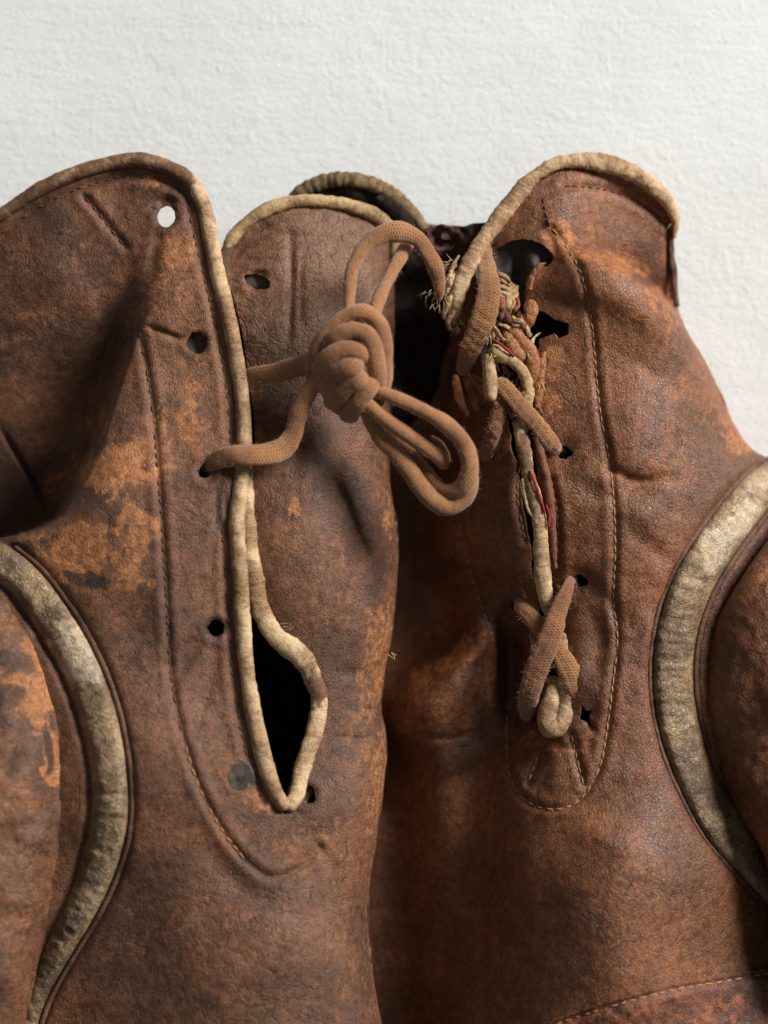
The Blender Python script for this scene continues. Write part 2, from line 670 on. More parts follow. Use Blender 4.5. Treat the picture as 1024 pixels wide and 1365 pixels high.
def welt_mat(name):
    m = M(name)
    a = m.noise(75, 6, 0.62, 0.6)
    b = m.noise(380, 5, 0.7, 0.5)
    c = m.noise(1400, 3, 0.6)
    cr = m.noise(620, 3, 0.6, 1.6)
    cr = m.ramp(cr, 0.36, 0.62)
    col = m.mix(m.ramp(a, 0.34, 0.66), lin(116, 90, 64), lin(180, 150, 110))
    col = m.mix(m.math('MULTIPLY', m.ramp(b, 0.5, 0.72), 0.45), col, lin(96, 72, 50))
    col = m.mix(m.math('MULTIPLY', m.math('SUBTRACT', 1.0, cr), 0.5), col, lin(92, 68, 48))
    w = m.attr('wear')
    wr = m.math('ADD', w, m.math('MULTIPLY', m.math('SUBTRACT', b, 0.5), 1.6))
    col = m.mix(m.math('MULTIPLY', m.ramp(wr, 0.2, 1.4), 0.75), col, lin(226, 206, 176))
    g = m.attr('stain_shade')
    gr = m.math('ADD', g, m.math('MULTIPLY', m.math('SUBTRACT', b, 0.5), 1.4))
    col = m.mix(m.math('MULTIPLY', m.ramp(gr, 0.2, 1.1), 0.8), col, lin(66, 50, 38))
    hs = m.n('ShaderNodeHueSaturation')
    m.l(col, hs.inputs['Color'])
    m.l(m.ramp(c, 0.3, 0.7, 0.85, 1.12), hs.inputs['Value'])
    n1 = m.bump(cr, 0.00034, 0.75)
    n2 = m.bump(b, 0.0009, 0.5, n1)
    n3 = m.bump(c, 0.00014, 0.4, n2)
    return m.out(hs.outputs[0], m.ramp(b, 0.3, 0.7, 0.32, 0.52), n3, 0.6)


MAT['welt'] = welt_mat('crinkled_gold_welt')


def lace_mat(name, a_, b_, c_):
    m = M(name)
    n = m.noise(90, 4, 0.6)
    f = m.noise(900, 4, 0.7)
    col = m.mix(m.ramp(n, 0.35, 0.65), a_, b_)
    st = m.n('ShaderNodeCombineXYZ')
    m.l(m.math('MULTIPLY', m.attr('along'), 18.0), st.inputs[0])
    m.l(m.math('MULTIPLY', m.attr('around'), 8.0), st.inputs[1])
    w1 = m.math('COSINE', m.math('MULTIPLY', m.math('ADD', m.math('MULTIPLY', m.attr('along'), 25.0), m.math('MULTIPLY', m.attr('around'), 8.0)), 6.2832))
    w2 = m.math('COSINE', m.math('MULTIPLY', m.math('SUBTRACT', m.math('MULTIPLY', m.attr('along'), 25.0), m.math('MULTIPLY', m.attr('around'), 8.0)), 6.2832))
    wv = m.math('MAXIMUM', w1, w2)
    col = m.mix(m.ramp(m.math('ADD', wv, m.math('MULTIPLY', f, 0.8)), -0.4, 1.1, 0.62, 0.0), col, c_)
    col = m.mix(m.ramp(f, 0.55, 0.75, 0, 0.4), col, c_)
    n1 = m.bump(m.math('MULTIPLY', wv, m.ramp(n, 0.35, 0.6)), 0.00012, 0.7)
    n2 = m.bump(f, 0.0004, 0.7, n1)
    return m.out(col, 0.85, n2, 0.15, 0.35)


MAT['lace'] = lace_mat('brown_braided_lace', lin(143, 95, 57), lin(168, 116, 70), lin(78, 48, 31))
MAT['lace_dark'] = lace_mat('dark_red_brown_lace', lin(126, 80, 48), lin(152, 100, 62), lin(72, 40, 28))


def simple(name, c1, c2, scale, rough=0.8, bd=0.0006, bs=0.6, sheen=0.0):
    m = M(name)
    a = m.noise(scale, 5, 0.65)
    f = m.noise(scale * 6, 3, 0.6)
    col = m.mix(m.ramp(a, 0.35, 0.65), c1, c2)
    n1 = m.bump(a, bd, bs)
    n2 = m.bump(f, bd * 0.4, bs, n1)
    return m.out(col, rough, n2, 0.25, sheen)


MAT['lining'] = simple('dark_lining_and_shade', lin(34, 28, 24), lin(52, 43, 37), 200, rough=0.95)  # lining cloth, near-black so that slits and gap stay in shade
MAT['lining_grey'] = simple('grey_lining_fabric', lin(96, 90, 84), lin(66, 62, 57), 180)
MAT['plug'] = simple('grey_brown_felt', lin(104, 92, 82), lin(66, 58, 52), 260)
MAT['thread'] = simple('pale_stitch_thread', lin(176, 132, 88), lin(120, 86, 58), 300)
MAT['thread_dark'] = simple('dark_stitch_thread', lin(96, 70, 54), lin(58, 42, 34), 300)
MAT['thread_cream'] = simple('cream_frayed_thread', lin(214, 196, 158), lin(178, 152, 112), 400)
MAT['thread_red'] = simple('red_thread', lin(150, 46, 42), lin(112, 38, 36), 300)
MAT['woven'] = simple('woven_binding', lin(140, 118, 86), lin(96, 76, 54), 500)


def plaster():
    m = M('white_painted_plaster')
    a = m.noise(14, 4, 0.55)
    b = m.noise(230, 5, 0.6, 0.3)
    c = m.noise(900, 4, 0.65)
    strokes = m.noise(60, 5, 0.6, 0.6, vec=m.mapping(scale=(0.45, 3.2, 1), rot=(0, 0, -0.42)))
    col = m.mix(m.ramp(a, 0.35, 0.65), lin(228, 229, 226), lin(223, 224, 221))
    col = m.mix(m.ramp(c, 0.60, 0.78, 0, 0.12), col, lin(190, 186, 176))
    pits = m.vor(130, 'F1', vec=m.warp(0.003, 90))
    col = m.mix(m.ramp(pits, 0.10, 0.02, 0, 0.10), col, lin(120, 110, 98))
    pm = m.noise(9, 3, 0.5, 0.5)
    n1 = m.bump(m.math('MULTIPLY', b, m.ramp(pm, 0.35, 0.65, 0.5, 1.3)), 0.0010, 0.32)
    n2 = m.bump(strokes, 0.0014, 0.16, n1)
    lp = m.ramp(m.noise(330, 3, 0.5, 0.2), 0.58, 0.70)
    n2 = m.bump(lp, 0.00016, 0.3, n2)
    n3 = m.bump(c, 0.0006, 0.6, n2)
    n4 = m.bump(m.ramp(pits, 0.16, 0.0), 0.0003, 0.5, n3)
    return m.out(col, 0.8, n4, 0.25)


MAT['plaster'] = plaster()

# ---------------------------------------------------------------- surface
def build_surface():
    n = 360
    ext = 1400
    u = np.linspace(-1, 1, n)
    x, y = np.meshgrid(W0 / 2 + u * ext, H0 / 2 + u * ext)
    h = 2.0 * fbm(x, y, 400, 2, 0.4, 2.2) + 0.2 * fbm(x, y, 40, 3, 0.6, 4.1) - 4
    V = np.stack(PX(x.ravel(), y.ravel(), h.ravel()), 1)
    I = np.arange(n * n).reshape(n, n)
    q = np.stack([I[1:, :-1], I[1:, 1:], I[:-1, 1:], I[:-1, :-1]], -1).reshape(-1, 4)
    o = mesh_obj('backdrop_surface', V, q.ravel(), np.arange(len(q)) * 4, np.full(len(q), 4), MAT['plaster'])
    o['label'] = 'rough white painted plaster surface behind the gloves'
    o['kind'] = 'structure'


build_surface()


def edge_wobble(P, amp=1.6, wl=26, seed=1.0):
    P = np.array(P, float)
    P[:, 0] += amp * fbm(P[:, 0], P[:, 1], wl, 3, 0.6, seed)
    P[:, 1] += amp * fbm(P[:, 0] + 300, P[:, 1], wl, 3, 0.6, seed + 1)
    return P


def ring(cx, cy, rx, ry, deg=0, n=22, rag=0.12, seed=0):
    r = np.random.RandomState(seed + 5)
    a = np.linspace(0, 2 * math.pi, n, endpoint=False)
    k = 1 + rag * (r.rand(n) - 0.5) * 2
    u, v = rx * k * np.cos(a), ry * k * np.sin(a)
    t = math.radians(deg)
    return np.stack([cx + u * math.cos(t) - v * math.sin(t), cy + u * math.sin(t) + v * math.cos(t)], 1)


def body_skirt(sel):
    """deep rounded underside where sel is true, thin leather lip elsewhere"""
    def f(x, y, h):
        m = sel(x, y)
        base = lip(x, y, h)
        out = []
        for k, (i0, h0) in enumerate(base):
            t = (k + 1) / len(base)
            out.append((np.where(m, 55 * (1 - math.sqrt(max(0, 1 - t * t))) - 3 * math.sin(math.pi * t), i0), np.where(m, h * (1 - t) + 2, h0)))
        return out
    return f


def crease_sum(x, y, L):
    """creases: (points, depth, width); positive depth cuts in, negative lifts"""
    r = np.zeros(np.shape(x))
    for pts, dep, wd in L:
        C = catmull(pts, 8)
        x0, y0 = C.min(0) - wd * 3
        x1, y1 = C.max(0) + wd * 3
        m = (x > x0) & (x < x1) & (y > y0) & (y < y1)
        if not m.any():
            continue
        d = dist_poly(x[m], y[m], C)
        # fade to both ends
        a, b = C[0], C[-1]
        L_ = np.linalg.norm(b - a) + 1e-6
        e = np.minimum(np.hypot(x[m] - a[0], y[m] - a[1]), np.hypot(x[m] - b[0], y[m] - b[1])) / (0.35 * L_)
        r[m] -= dep * np.exp(-(d / wd) ** 2) * np.clip(e + 0.15, 0, 1)
    return r


# stitches -------------------------------------------------------
def stitch_mesh(name, mat, L=9.0, R=1.5):
    segs = 5
    ns = 6
    V = []
    for i in range(segs + 1):
        t = i / segs
        z = R * 0.9 * math.sin(math.pi * t) - R * 0.4
        rr = R * (0.55 + 0.45 * math.sin(math.pi * t))
        for k in range(ns):
            a = 2 * math.pi * k / ns
            V.append(((t - 0.5) * L * S, rr * math.cos(a) * S, (z + rr * math.sin(a)) * S))
    F = []
    for i in range(segs):
        for k in range(ns):
            F.append((i * ns + k, i * ns + (k + 1) % ns, (i + 1) * ns + (k + 1) % ns, (i + 1) * ns + k))
    F.append(tuple(range(ns))[::-1])
    F.append(tuple(segs * ns + k for k in range(ns)))
    me = bpy.data.meshes.new(name)
    me.from_pydata(V, [], F)
    for p in me.polygons:
        p.use_smooth = True
    me.materials.append(mat)
    return me


ST_PALE = stitch_mesh('stitch', MAT['thread'], 11.5, 1.35)
ST_DARK = stitch_mesh('stitch', MAT['thread_dark'], 9.5, 1.5)
_r = np.random.RandomState(4)


def stitches(parent, pts, hfun, me=ST_PALE, gap=13.0, skip=0.0, lift=0.2, jit=0.8):
    C = catmull(pts, 2.0)
    s = np.concatenate([[0], np.cumsum(np.linalg.norm(np.diff(C, axis=0), axis=1))])
    for q in np.arange(gap / 2, s[-1] - gap / 2, gap):
        if _r.rand() < skip:
            continue
        q += _r.uniform(-jit, jit)
        a = np.array([np.interp(q + d, s, C[:, 0]) for d in (-4.5, 0, 4.5)])
        b = np.array([np.interp(q + d, s, C[:, 1]) for d in (-4.5, 0, 4.5)])
        h = hfun(a, b)
        X, Y, Z = PX(a, b, h + lift)
        p = Vector((X[1], Y[1], Z[1]))
        d = Vector((X[2] - X[0], Y[2] - Y[0], Z[2] - Z[0])).normalized()
        o = bpy.data.objects.new('stitch', me)
        side = Vector((0, 0, 1)).cross(d)
        if side.length < 1e-3:
            continue
        side.normalize()
        up = d.cross(side)
        R = Matrix((d, side, up)).transposed().to_4x4() @ Matrix.Rotation(_r.uniform(-0.16, 0.16), 4, 'Z')
        R.translation = p - Vector(parent.location)
        k = _r.uniform(0.8, 1.15)
        o.matrix_local = R @ Matrix.Diagonal((k, _r.uniform(0.8, 1.15), 1, 1))
        link(o, parent)


def fibres(name, parent, mat, seeds, rng_seed=0, rad=0.55, n=5, length=(10, 24), spread=6, direction=None, label=None):
    """loose thread ends: one joined mesh of thin curling tubes"""
    r = np.random.RandomState(rng_seed)
    V = []
    F = []
    for (x, y, h, dx, dy) in seeds:
        for i in range(n):
            L = r.uniform(*length)
            p = np.array([x + r.uniform(-spread, spread), y + r.uniform(-spread, spread), h + r.uniform(-2, 3)])
            d = np.array([dx + r.uniform(-.6, .6), dy + r.uniform(-.6, .6), r.uniform(-.1, .6)])
            d /= np.linalg.norm(d)
            m = 7
            rr = rad * r.uniform(0.6, 1.3)
            base = len(V)
            curl = np.array([r.uniform(-1, 1), r.uniform(-1, 1), r.uniform(-.6, .3)]) * 0.17
            for k in range(m):
                a = d
                sd = np.cross(a, [0, 0, 1.0])
                sd /= np.linalg.norm(sd) + 1e-6
                tp = np.cross(sd, a)
                q = rr * (1 - 0.7 * k / (m - 1))
                for j in range(4):
                    an = j * math.pi / 2
                    v = p + sd * q * math.cos(an) + tp * q * math.sin(an)
                    V.append(v)
                p = p + d * L / (m - 1)
                d = d + curl + r.uniform(-.06, .06, 3)
                d /= np.linalg.norm(d)
            for k in range(m - 1):
                for j in range(4):
                    F.append((base + k * 4 + j, base + k * 4 + (j + 1) % 4, base + (k + 1) * 4 + (j + 1) % 4, base + (k + 1) * 4 + j))
    V = np.array(V)
    X = np.stack(PX(V[:, 0], V[:, 1], V[:, 2]), 1)
    F = np.array(F)
    return mesh_obj(name, X, F.ravel(), np.arange(len(F)) * 4, np.full(len(F), 4), mat, parent, None, label, 'stuff')


def pipe_disp(seed, a=1.0, ringy=0.7):
    def f(s, th):
        return 0.5 * a * fbm(s, th * 9, 20, 3, 0.6, seed) + 0.5 * a * fbm(s * 1.0, th * 12, 6, 3, 0.7, seed + 1) + 0.4 * ringy * fbm(s, th * 2, 8, 2, 0.6, seed + 3) + 1.3 * a * fbm(s, 0 * th, 70, 2, 0.5, seed + 5)
    return f


def lace_disp(seed, amp=0.15, k=0.085, mm=3):
    def f(s, th):
        b = np.maximum(np.cos(2 * math.pi * k * s + mm * th), np.cos(2 * math.pi * k * s - mm * th + 1.5)) - 0.4
        wear = 0.55 + 0.9 * fbm(s, th * 8, 40, 2, 0.5, seed + 9)
        return amp * b * np.clip(wear, 0, 1) + 0.7 * fbm(s, th * 6, 26, 3, 0.6, seed) + 1.8 * fbm(s, th * 0, 46, 2, 0.5, seed + 2)
    return f


# =========================================================================
#                                GLOVE A (left)
# =========================================================================
A = thing('boxing_glove', 'dark worn left-hand leather glove with open cream-piped slit and mottled orange patches', 'boxing glove', 250, 900, 0,
          'pair of old laced boxing gloves')

HAR = TPS([(170, 225, 150), (215, 290, 168), (250, 260, 165), (285, 380, 205), (210, 400, 212), (250, 460, 222), (165, 540, 238), (230, 560, 240),
           (310, 520, 232), (100, 660, 255), (200, 680, 262), (310, 680, 256), (50, 730, 250), (150, 800, 272), (250, 800, 276), (305, 800, 262),
           (330, 950, 265), (200, 950, 290), (260, 1000, 290), (380, 1090, 268), (450, 1100, 262), (200, 1100, 292), (300, 1200, 300),
           (120, 1250, 262), (80, 1360, 250), (300, 1400, 305), (430, 1250, 285), (480, 1000, 235), (450, 900, 240), (520, 900, 190),
           (400, 1400, 300), (500, 1250, 225), (450, 800, 245), (520, 750, 200), (420, 700, 255), (440, 600, 246), (510, 600, 205),
           (360, 640, 256), (360, 480, 228), (440, 450, 218), (515, 450, 178), (340, 380, 200), (420, 340, 188), (510, 340, 150),
           (400, 280, 165), (310, 340, 172), (-60, 730, 240), (0, 1000, 260), (-60, 1300, 240)])
HAL = TPS([(0, 290, 130), (-70, 330, 115), (100, 240, 142), (215, 290, 168), (170, 225, 150), (50, 400, 150), (0, 500, 118), (100, 450, 136), (150, 450, 126),
           (190, 370, 172), (60, 600, 88), (0, 600, 92), (40, 700, 50), (100, 560, 84), (-70, 660, 70), (-70, 500, 105), (230, 400, 195), (150, 600, 80), (120, 700, 50)])
C_AY = [200, 290, 340, 400, 470, 540, 600, 650, 688, 703, 714, 722, 730]
C_AX = [232, 214, 200, 186, 160, 140, 122, 98, 72, 48, 16, -24, -130]
SL_Y = [250, 330, 380, 450, 520, 600, 650, 700, 760, 800, 850, 900, 950, 1000, 1050, 1085]
SL_X = [284, 296, 304, 314, 323, 330, 327, 326, 332, 340, 352, 366, 384, 388, 384, 381]
A_SIL = catmull([(527, 300), (526, 420), (522, 560), (520, 640), (530, 720), (524, 830), (508, 935), (516, 1000), (503, 1110), (491, 1200), (497, 1300), (515, 1400), (520, 1460)], 8)
A_STITCH = [(186, 440), (200, 520), (210, 620), (216, 700), (222, 800), (228, 900), (243, 980), (266, 1050), (296, 1106), (330, 1150), (364, 1170), (398, 1158), (425, 1130)]
A_STITCH2 = [(0, 312), (60, 272), (110, 250), (165, 236), (215, 241), (246, 258), (256, 300), (270, 360), (282, 410), (296, 480), (304, 540), (308, 600)]
A_STITCH3 = [(112, 262), (132, 285), (150, 308), (168, 330)]
A_STITCH4 = [(296, 700), (303, 800), (310, 900), (325, 990), (350, 1070)]
EYE_A = [(262, 457), (276, 630), (288, 838), (318, 1037), (410, 1060), (222, 288), (341, 376)]
CR_A = [([(186, 432), (215, 442), (250, 456)], 6, 4), ([(275, 850), (250, 880), (225, 930)], 5, 9), ([(262, 846), (235, 870), (215, 900)], 4, 8),
        ([(290, 860), (280, 910), (262, 960)], 4, 10), ([(208, 276), (222, 268), (236, 276)], 9, 7), ([(215, 300), (206, 340), (198, 380)], 6, 9), ([(300, 330), (330, 312), (352, 306)], 2.5, 4), ([(306, 350), (326, 330), (338, 324)], 2.5, 4), ([(318, 352), (330, 346), (350, 350)], 2.5, 4),
        ([(40, 330), (120, 420), (110, 520)], -5, 26), ([(290, 640), (288, 700), (282, 760)], 4, 6), ([(300, 650), (304, 720)], 3, 4),
        ([(386, 300), (388, 380), (384, 470)], 7, 6), ([(404, 330), (400, 400), (404, 450)], 3, 5), ([(348, 300), (370, 312), (430, 318), (490, 330)], 3, 6),
        ([(360, 372), (350, 364), (330, 366)], 5, 5),
        ([(470, 560), (478, 620), (470, 700)], 4, 26), ([(500, 640), (480, 760), (490, 860)], 5, 22), ([(435, 980), (480, 985), (512, 980)], 4, 5),
        ([(500, 895), (480, 900), (450, 890)], 5, 10), ([(130, 1290), (220, 1220), (330, 1200)], 4, 24), ([(260, 1110), (330, 1190), (420, 1220)], 4, 16),
        ([(400, 1100), (440, 1150), (470, 1250)], 3, 10), ([(60, 760), (120, 800), (160, 880)], -3, 16), ([(420, 560), (400, 600), (390, 650)], 3, 9),
        ([(0, 570), (30, 618), (55, 660), (70, 690)], 12, 4)]


def slit_dx(x, y):
    return x - np.interp(y, SL_Y, SL_X)


def HA(x, y):
    x = np.asarray(x, float)
    y = np.asarray(y, float)
    hr = HAR(x, y)
    hl = HAL(x, y)
    cx = np.interp(y, C_AY, C_AX)
    w = np.interp(y, [280, 400, 520, 700], [36, 24, 16, 12])
    k = sstep(-1, 1, (x - cx) / w)
    act = (y < 740)
    # round the crest of the fold
    crest = np.clip((x - cx) / 60, 0, 1)
    hr = hr - np.where(act, 22 * (1 - crest) ** 2 * np.interp(y, [300, 450, 760, 800], [0, 1, 1, 0]), 0)
    h = np.where(act, hl * (1 - k) + hr * k, hr)
    # right-hand wall of the slit lies lower than the left one
    rt = slit_dx(x, y) > 0
    drop = np.interp(y, [200, 520, 760, 900, 1000, 1085], [26, 30, 16, 14, 8, 0])
    h = h - np.where(rt & (y < 1085), drop, 0)
    # slit lips
    sdv = np.abs(slit_dx(x, y))
    h = h - np.where(y < 1085, 7 * np.exp(-(sdv / 22) ** 2), 0)
    # folds, unevenness
    h = h + 10.0 * fbm(x, y, 170, 2, 0.4, 1.1) + 1.6 * fbm(x, y, 60, 2, 0.5, 2.7) + 0.5 * fbm(x, y, 15, 3, 0.6, 0.3)
    h = h + crease_sum(x, y, CR_A)
    for st in (A_STITCH, A_STITCH2, A_STITCH3, A_STITCH4):
        d = dist_poly(x, y, catmull(st, 10))
        h = h - 3.4 * np.exp(-(d / 4.5) ** 2) + 1.6 * np.exp(-((d - 11) / 6) ** 2)
    for ex, ey in EYE_A:
        r = np.hypot(x - ex, y - ey)
        h = h - 6 * np.exp(-(r / 20) ** 2) + 3 * np.exp(-((r - 18) / 7) ** 2)
    # roll at the right silhouette
    d = dist_poly(x, y, A_SIL)
    R = 46.0
    t = np.clip(1 - d / R, 0, 1)
    h = h - 62 * (1 - np.sqrt(np.clip(1 - t ** 2.2, 0, 1)))
    # welt path pulls the leather down in a seam on both sides
    for off in (A_WL, A_WR):
        dd = dist_poly(x, y, off)
        h = h - 9 * np.exp(-(dd / 7) ** 2)
    return h


WELT_A = catmull([(-60, 728, 23), (-20, 738, 23), (25, 768, 24), (68, 822, 25), (104, 884, 25), (132, 960, 25), (146, 1040, 24), (143, 1110, 25), (122, 1180, 23), (95, 1235, 20), (68, 1285, 17), (44, 1340, 14), (30, 1400, 12)], 8)


def offset_path(C, sgn, extra=0.0):
    T = np.gradient(C[:, :2], axis=0)
    T /= np.linalg.norm(T, axis=1)[:, None] + 1e-9
    N = np.stack([-T[:, 1], T[:, 0]], 1) * sgn
    return C[:, :2] + N * (C[:, 2:3] + extra)


A_WL = offset_path(WELT_A, 1, 1)      # thumb side
A_WR = offset_path(WELT_A, -1, 3)     # body side

A_top = [(-90, 345), (-40, 312), (0, 291), (55, 256), (100, 236), (150, 222), (185, 218), (222, 228), (250, 246), (266, 275), (276, 320), (286, 372), (298, 425), (308, 475), (316, 525), (324, 590),
         (320, 640), (318, 700), (322, 760), (325, 820), (330, 880), (340, 950), (355, 1020), (368, 1062), (380, 1086)]
A_back = [(398, 1056), (410, 1020), (424, 975), (430, 930), (418, 900), (404, 876), (380, 848), (360, 810), (348, 770), (338, 730), (334, 690), (336, 640), (340, 590), (336, 540), (330, 490), (322, 440),
          (312, 400), (303, 370), (301, 345), (312, 318), (338, 292), (370, 277), (410, 272), (450, 274), (485, 284), (512, 300), (524, 318)]
A_outer = np.concatenate([catmull(A_top, 5), catmull(A_back, 5), A_SIL[2:], [(520, 1480), (-90, 1480)]])
A_outer = edge_wobble(A_outer, 1.0, 30, 2.0)

holes_A = [ring(222, 289, 12.5, 15, 8, n=30, rag=0.05, seed=1), ring(262, 457, 14, 15, 0, seed=2), ring(273, 628, 8, 11, 30, seed=3), ring(288, 838, 12, 12, 0, seed=4),
           ring(317, 1037, 14, 18, 10, rag=0.07, seed=5), ring(411, 1059, 10, 14, -20, seed=6), ring(343, 376, 19, 10, 18, rag=0.1, seed=7)]

WEAR_A = [(228, 340, 26, 44, 0, .75), (245, 390, 24, 30, 0, .5), (150, 640, 58, 40, -20, .95), (110, 735, 62, 34, 10, 1.0), (185, 700, 34, 46, 0, .8), (250, 545, 24, 54, 0, .7), (50, 430, 34, 28, 0, .45),
          (18, 455, 30, 14, 0, .6), (180, 780, 34, 20, 0, .8), (90, 640, 20, 60, 40, .6), (215, 600, 26, 60, 0, .5), (205, 240, 22, 12, 0, .6), (90, 350, 40, 30, 0, .3),
          (330, 300, 14, 14, 0, .3), (322, 400, 16, 22, 0, .5), (345, 1065, 34, 14, 20, .6), (392, 680, 10, 14, 0, .8), (440, 800, 30, 60, 0, .35), (500, 900, 22, 60, 0, .6), (470, 980, 24, 40, 0, .3),
          (300, 1010, 40, 30, 0, .35), (400, 1120, 40, 30, 0, .4), (455, 1090, 12, 80, 0, .35), (344, 620, 9, 90, 3, .6), (130, 560, 14, 60, 25, .35), (30, 520, 30, 30, 0, .25), (330, 560, 8, 90, 0, .9), (516, 860, 10, 70, 0, .6), (502, 1100, 12, 120, 4, .5), (520, 680, 8, 60, 0, .45), (160, 232, 60, 7, -10, .5), (120, 610, 10, 60, 14, .6), (200, 420, 12, 50, 10, .5), (140, 900, 8, 60, -18, .3)]
STAIN_SHADE_A = [(118, 772, 38, 9, 14, 1.0), (190, 780, 16, 9, -40, .8), (140, 240, 90, 16, -14, .5), (60, 300, 50, 18, -30, .45), (390, 690, 4, 9, 10, .9), (478, 860, 16, 18, 0, .45), (500, 780, 24, 30, 0, .5),
           (400, 760, 14, 20, 0, .4), (296, 640, 6, 70, 5, .7), (262, 457, 17, 17, 0, .55), (288, 838, 16, 16, 0, .6), (276, 632, 14, 14, 0, .7), (318, 1037, 19, 22, 0, .35), (411, 1060, 15, 18, 0, .5),
           (30, 660, 60, 70, 0, .6), (10, 600, 30, 40, 0, .3), (280, 1180, 16, 14, 0, .25), (498, 960, 10, 20, 0, .3), (450, 470, 40, 60, 0, .2), (465, 640, 40, 20, 0, .25), (200, 540, 14, 60, 5, .3), (215, 740, 7, 50, 0, .35), (225, 288, 14, 20, 0, .45)]  # shade painted in the fold valley, at the top hole and under the knot
SCUFF_SHEEN_A = [(430, 350, 100, 80, 0, 1.0), (370, 440, 80, 90, 0, .85), (470, 470, 50, 90, 0, .8), (60, 330, 60, 40, 0, .5), (420, 640, 70, 60, 0, .4), (330, 1240, 130, 80, 0, .55), (180, 930, 60, 100, 0, .35), (430, 540, 60, 50, 0, .4), (350, 1340, 90, 60, 0, .5), (440, 900, 40, 60, 0, .3), (250, 700, 30, 60, 0, .5)]  # pale blobs low on the body paint its highlight; others are scuffs


def attrA(x, y):
    return {'wear': blobs(x, y, WEAR_A, seed=3.3), 'stain_shade': blobs(x, y, STAIN_SHADE_A, seed=6.1), 'scuff_sheen': blobs(x, y, SCUFF_SHEEN_A, seed=8.4)}


selA = lambda x, y: (x > 470) & (y > 700)
sheet('leather_shell', A_outer, HA, MAT['leatherA'], A, 2.3, holes_A, attrA, body_skirt(lambda x, y: ((x > 480) & (y > 330)) | (y > 1440) | (x < -70)))

# lining that closes the inside of the wrist, near-black to paint its shade
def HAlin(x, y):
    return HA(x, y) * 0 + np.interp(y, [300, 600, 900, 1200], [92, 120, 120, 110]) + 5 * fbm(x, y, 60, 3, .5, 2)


sheet('shade_lining', catmull([(318, 330), (360, 300), (470, 300), (500, 330), (500, 700), (480, 1000), (470, 1250), (200, 1250), (150, 800), (200, 560), (255, 420), (290, 360)], 8, True), HAlin, MAT['lining'], A, 6.0)
for k, (ex, ey, rx, ry, dz, c) in enumerate([(262, 457, 20, 20, 14, 'plug'), (317, 1037, 22, 24, 11, 'plug'), (343, 376, 28, 18, 14, 'plug')]):
    hh = float(HA(np.array([ex - 30.0]), np.array([ey + 6.0]))[0]) - dz
    sheet('eyelet_backing', ring(ex, ey, rx, ry, 0, 24, 0.02), lambda x, y, hh=hh: hh + 1.2 * fbm(x, y, 9, 2, .5, 1), MAT[c], A, 2.5)

# piping along the cuff and down the slit, one cord
pip_pts = [(-90, 340), (-40, 307), (0, 286), (55, 251), (100, 231), (150, 217), (187, 213), (224, 223), (253, 241), (271, 272), (281, 320), (292, 372), (305, 425), (315, 475), (322, 525), (326, 590),
           (322, 640), (316, 700), (320, 760), (323, 820), (328, 880), (338, 950), (353, 1015), (368, 1058), (382, 1080)]
pip2 = [(382, 1080), (395, 1060), (403, 1025), (419, 975), (425, 930), (415, 900), (400, 874), (367, 847), (346, 808), (338, 768), (332, 728), (329, 690), (329, 650), (328, 612)]


def on(pts, dz, f=HA, dx=0.0):
    P = np.array(pts, float)
    return np.column_stack([P[:, 0], P[:, 1], f(P[:, 0] + dx, P[:, 1]) + dz])


PA = on([(x, y) for x, y in pip_pts], 1, HA, -9)
PA[:10, 2] = HA(PA[:10, 0], PA[:10, 1] + 9) + 1
wid = [9.5] * 7 + [10] * 6 + [10] * 4 + [11.3] * 6 + [11, 9.5]


def attrPA(x, y):
    g = sstep(262, 235, x) * 0.75 + blobs(x, y, [(330, 820, 16, 14, 0, .4), (345, 1000, 14, 18, 0, .4), (425, 930, 14, 40, 10, .95), (418, 900, 14, 14, 0, .8), (340, 720, 10, 20, 0, .3), (250, 235, 30, 20, 0, .6), (310, 700, 10, 60, 0, .35), (316, 660, 6, 40, 0, .5)])
    return {'stain_shade': np.clip(g, 0, 1)}


sweep('piping', PA, wid, 9.5, MAT['piping'], A, 18, 3.0, pipe_disp(1.0, 0.8), attrf=attrPA)
PB = on(pip2, 1, HA, 9)
PB[0, 2] = PA[-1, 2]
PB[1, 2] = (PB[0, 2] + PB[2, 2]) / 2
sweep('piping', PB, [9.5, 11, 12.5, 12.5, 12.5, 13, 14, 14.5, 14, 12.5, 11, 10, 8.5, 6], 9.5, MAT['piping'], A, 18, 3.0, pipe_disp(2.0, 1.6, 1.0), attrf=attrPA)
# piping over the right-hand cuff arch
PC = catmull([(300, 420), (298, 372), (301, 340), (314, 312), (340, 288), (372, 273), (410, 268), (450, 271), (487, 281), (514, 299), (527, 320), (529, 350)], 40)
PCh = on(PC, 0, HA)
PCh[:, 2] = HA(PC[:, 0] * 0.94 + 415 * 0.06, PC[:, 1] * 0.94 + 390 * 0.06)
sweep('piping', PCh, 9.5, 8.5, MAT['piping_tan'], A, 18, 3.0, pipe_disp(3.0, 1.3), attrf=lambda x, y: {'stain_shade': blobs(x, y, [(300, 370, 24, 50, 0, .9), (480, 280, 30, 20, 0, .35), (400, 270, 20, 8, 0, .2)])})

# back of the cuff with its woven binding
def HAback(x, y):
    return 100 - 0.10 * (y - 250) + 14 * np.exp(-((x - 470) / 60) ** 2) - 20 * sstep(250, 300, y) + 4 * fbm(x, y, 30, 3, .5, 5)


